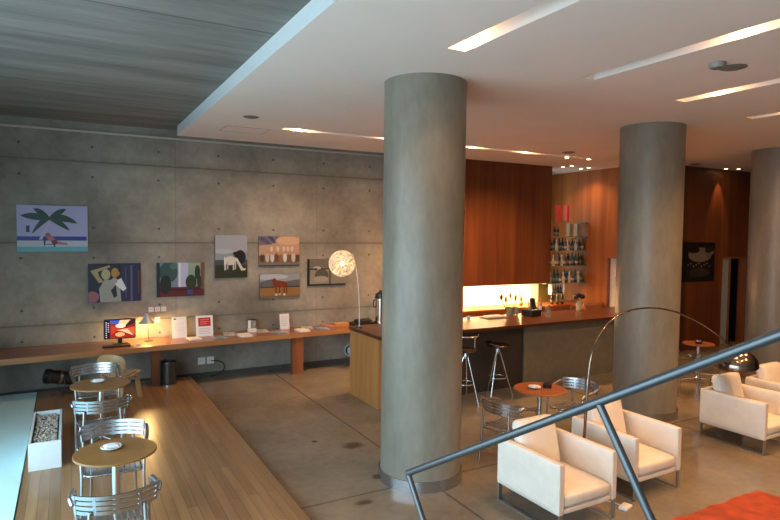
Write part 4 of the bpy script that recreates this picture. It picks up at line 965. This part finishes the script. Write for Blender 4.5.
MB().tube(catmull(arcp)[11:],0.011,10).build('arc_arm', 'bronze', al, smooth=60)
MB().cyl((0.056,0,1.10),(0.062,0,1.16),0.022).build('joint', 'bronze', al, smooth=40)
RT = Matrix.Translation((2.74,0,1.245)) @ Matrix.Rotation(math.radians(-8),4,'Y') @ Matrix.Diagonal((1.0,1.0,0.84,1))
R_ = 0.245
prof = [(0.02,0.0),(0.05,-0.005)] + [(R_*math.sin(a), -R_*1.02*(1-math.cos(a))-0.004) for a in [math.radians(x) for x in range(16,92,8)]] + [(R_,-0.275),(R_-0.006,-0.275)] + [((R_-0.006)*math.sin(a), -R_*1.02*(1-math.cos(a))-0.012) for a in [math.radians(x) for x in range(88,10,-8)]]
MB().lathe(prof,(0,0,0),40,RT).build('lamp_shade', 'bronze', al, smooth=50)
MB().lathe([(0,-0.14),(0.05,-0.17),(0.03,-0.22),(0,-0.23)],(0,0,0),16,RT).build('bulb', 'white_gloss', al, smooth=60)
MB().lathe([(0,0.03),(0.022,0.03),(0.022,-0.006),(0,-0.006)],(0,0,0),16,RT).build('cap', 'chrome', al, smooth=40)

# floor box with cable, rug
fb = thing('power_adapter', 'small white flat power box on the floor between the near armchairs', 'power box', (4.80, 3.83, 0), 0.3)
MB().box((-0.07,-0.045,0),(0.07,0.045,0.028)).build('body', 'white_gloss', fb, bevel=0.006)
MB().tube(bez((0.0,0.045,0.012),(0.05,0.2,0.01),(-0.1,0.3,0.008),(0.0,0.42,0.008)),0.005,6).build('cable', 'white_gloss', fb, smooth=60)
rg = MB()
rg.shell(lambda u, v: (4.95+1.42*u+0.012*math.sin(v*23), 1.2+2.23*v+0.012*math.sin(u*19), 0.014+0.006*math.sin(u*31)*math.sin(v*27)), 30, 40, 0.018)
tag(rg.build('rug', 'orange_rug', smooth=60), 'orange red rug on the floor at the bottom right', 'rug')

# ------------------------------------------------------------------ stair rail in the foreground
A = Vector((1.815, 3.035, 1.222)); Bp = Vector((2.07, 1.79, 1.958)); Cc = Vector((2.30, 0.55, 2.70))
dr = (Cc-A).normalized(); hd = Vector((dr.x, dr.y, 0)).normalized(); dn = Vector((hd.x*abs(dr.z), hd.y*abs(dr.z), -math.hypot(dr.x, dr.y)))
ra = thing('stair_rail', 'grey blue tubular stair handrail sloping across the foreground', 'handrail', A)
z0 = Vector((0,0,0))
MB().tube([z0, (Cc-A)*1.75], 0.0205, 20).build('rail', 'rail_steel', ra, smooth=50)
MB().ball(z0, 0.0205, 8).build('end_cap', 'rail_steel', ra, smooth=60)
for p in (z0, (Cc-A)*0.497, (Cc-A)*0.994, (Cc-A)*1.49): MB().tube([p, p+dn*0.98], 0.018, 16).build('post', 'rail_steel', ra, smooth=50)
# the flight of steps it belongs to
m = MB()
st0 = A+dn*1.0
for i in range(9):
    q = st0 + dr*(i*0.335) ; zt = q.z
    if zt < 0.05: continue
    m.box((0.5, q.y-0.17, zt-0.04), (q.x+0.0, q.y+0.13, zt))
m.prism([tuple(st0+Vector((0.012,0,0.06))), tuple(st0+dr*4.9+Vector((0.012,0,0.06))), tuple(st0+dr*4.9+Vector((0.012,0,-0.22))), tuple(st0+Vector((0.012,0,-0.22)))], (0.03,0,0))
struct(m.build('staircase', 'dark_steel'))

# pieces that belong to a part of their thing
UNDER = {'diffuser': 'housing', 'lens': 'trim_ring', 'grille': 'cover', 'bulb': 'lamp_shade', 'cap': 'lamp_shade', 'display': 'screen_housing', 'holes': 'plate', 'edge_band': 'worktop',
         'clamp_ring': 'housing', 'napkin': 'dish', 'straw': 'vessel', 'tap': 'body', 'handle': 'body', 'upstand': 'worktop', 'leaflet': 'tray', 'spoon': 'pot', 'ladle': 'pot', 'seat_pad': 'seat', 'footrest': 'hub', 'bracket': 'panel'}
base_name = lambda o: o.name.split('.')[0]
MANY = {r.name for r in COL.objects if len(r.children) >= 3}
for o in list(COL.objects):
    if o.parent is not None and o.parent.name in MANY and base_name(o) in UNDER and 'label' in o.parent:
        sib = [q for q in o.parent.children if base_name(q) == UNDER[base_name(o)]]
        if len(sib) == 1: o.parent = sib[0]

# ------------------------------------------------------------------ light, world, camera
wd = bpy.data.worlds.new('World'); SC.world = wd; wd.use_nodes = True
bg = wd.node_tree.nodes['Background']; bg.inputs['Color'].default_value = (0.62, 0.84, 1.0, 1); bg.inputs['Strength'].default_value = 6.6
_n, _l = wd.node_tree.nodes, wd.node_tree.links
_tc = _n.new('ShaderNodeTexCoord'); _sp = _n.new('ShaderNodeSeparateXYZ'); _l.new(_tc.outputs['Generated'], _sp.inputs[0])
_mr = _n.new('ShaderNodeMapRange'); _l.new(_sp.outputs[2], _mr.inputs[0])
_mr.inputs[1].default_value = -1; _mr.inputs[2].default_value = 1
_rp = ramp(_n, (0.36, 0.46, 0.52), (0.60, 0.84, 1.0), 0.47, 0.54); _l.new(_mr.outputs[0], _rp.inputs['Fac']); _l.new(_rp.outputs['Color'], bg.inputs['Color'])
def portal(loc, sx, sy, rot):
    o = area('daylight_portal', loc, sx, 0, (1,1,1), rot, sy); o.data.cycles.is_portal = True
portal((WX-0.05, 1.9, 1.91), 10.6, 3.56, (PI/2, 0, -PI/2))

cam = bpy.data.cameras.new('Camera'); co = bpy.data.objects.new('Camera', cam); COL.objects.link(co)
F_PX, YAW, PITCH, ROLL = 585.0, math.radians(28.83), math.radians(-2.7), math.radians(0.65)
cam.sensor_fit = 'HORIZONTAL'; cam.sensor_width = 36.0; cam.lens = F_PX/780*36
fw = Vector((math.sin(YAW)*math.cos(PITCH), math.cos(YAW)*math.cos(PITCH), math.sin(PITCH)))
r0 = Vector((math.cos(YAW), -math.sin(YAW), 0)); u0 = r0.cross(fw)
rt = r0*math.cos(ROLL) + u0*math.sin(ROLL); up = u0*math.cos(ROLL) - r0*math.sin(ROLL)
M = Matrix((rt, up, -fw)).transposed().to_4x4(); M.translation = (0, 0, 2.7)
co.matrix_world = M
cam.clip_start = 0.05
SC.camera = co
SC.view_settings.view_transform = 'Standard'; SC.view_settings.look = 'None'; SC.view_settings.gamma = 1; SC.view_settings.exposure = 0.1
SC.view_settings.use_curve_mapping = False
SC.cycles.use_denoising = True
SC.cycles.max_bounces = 8
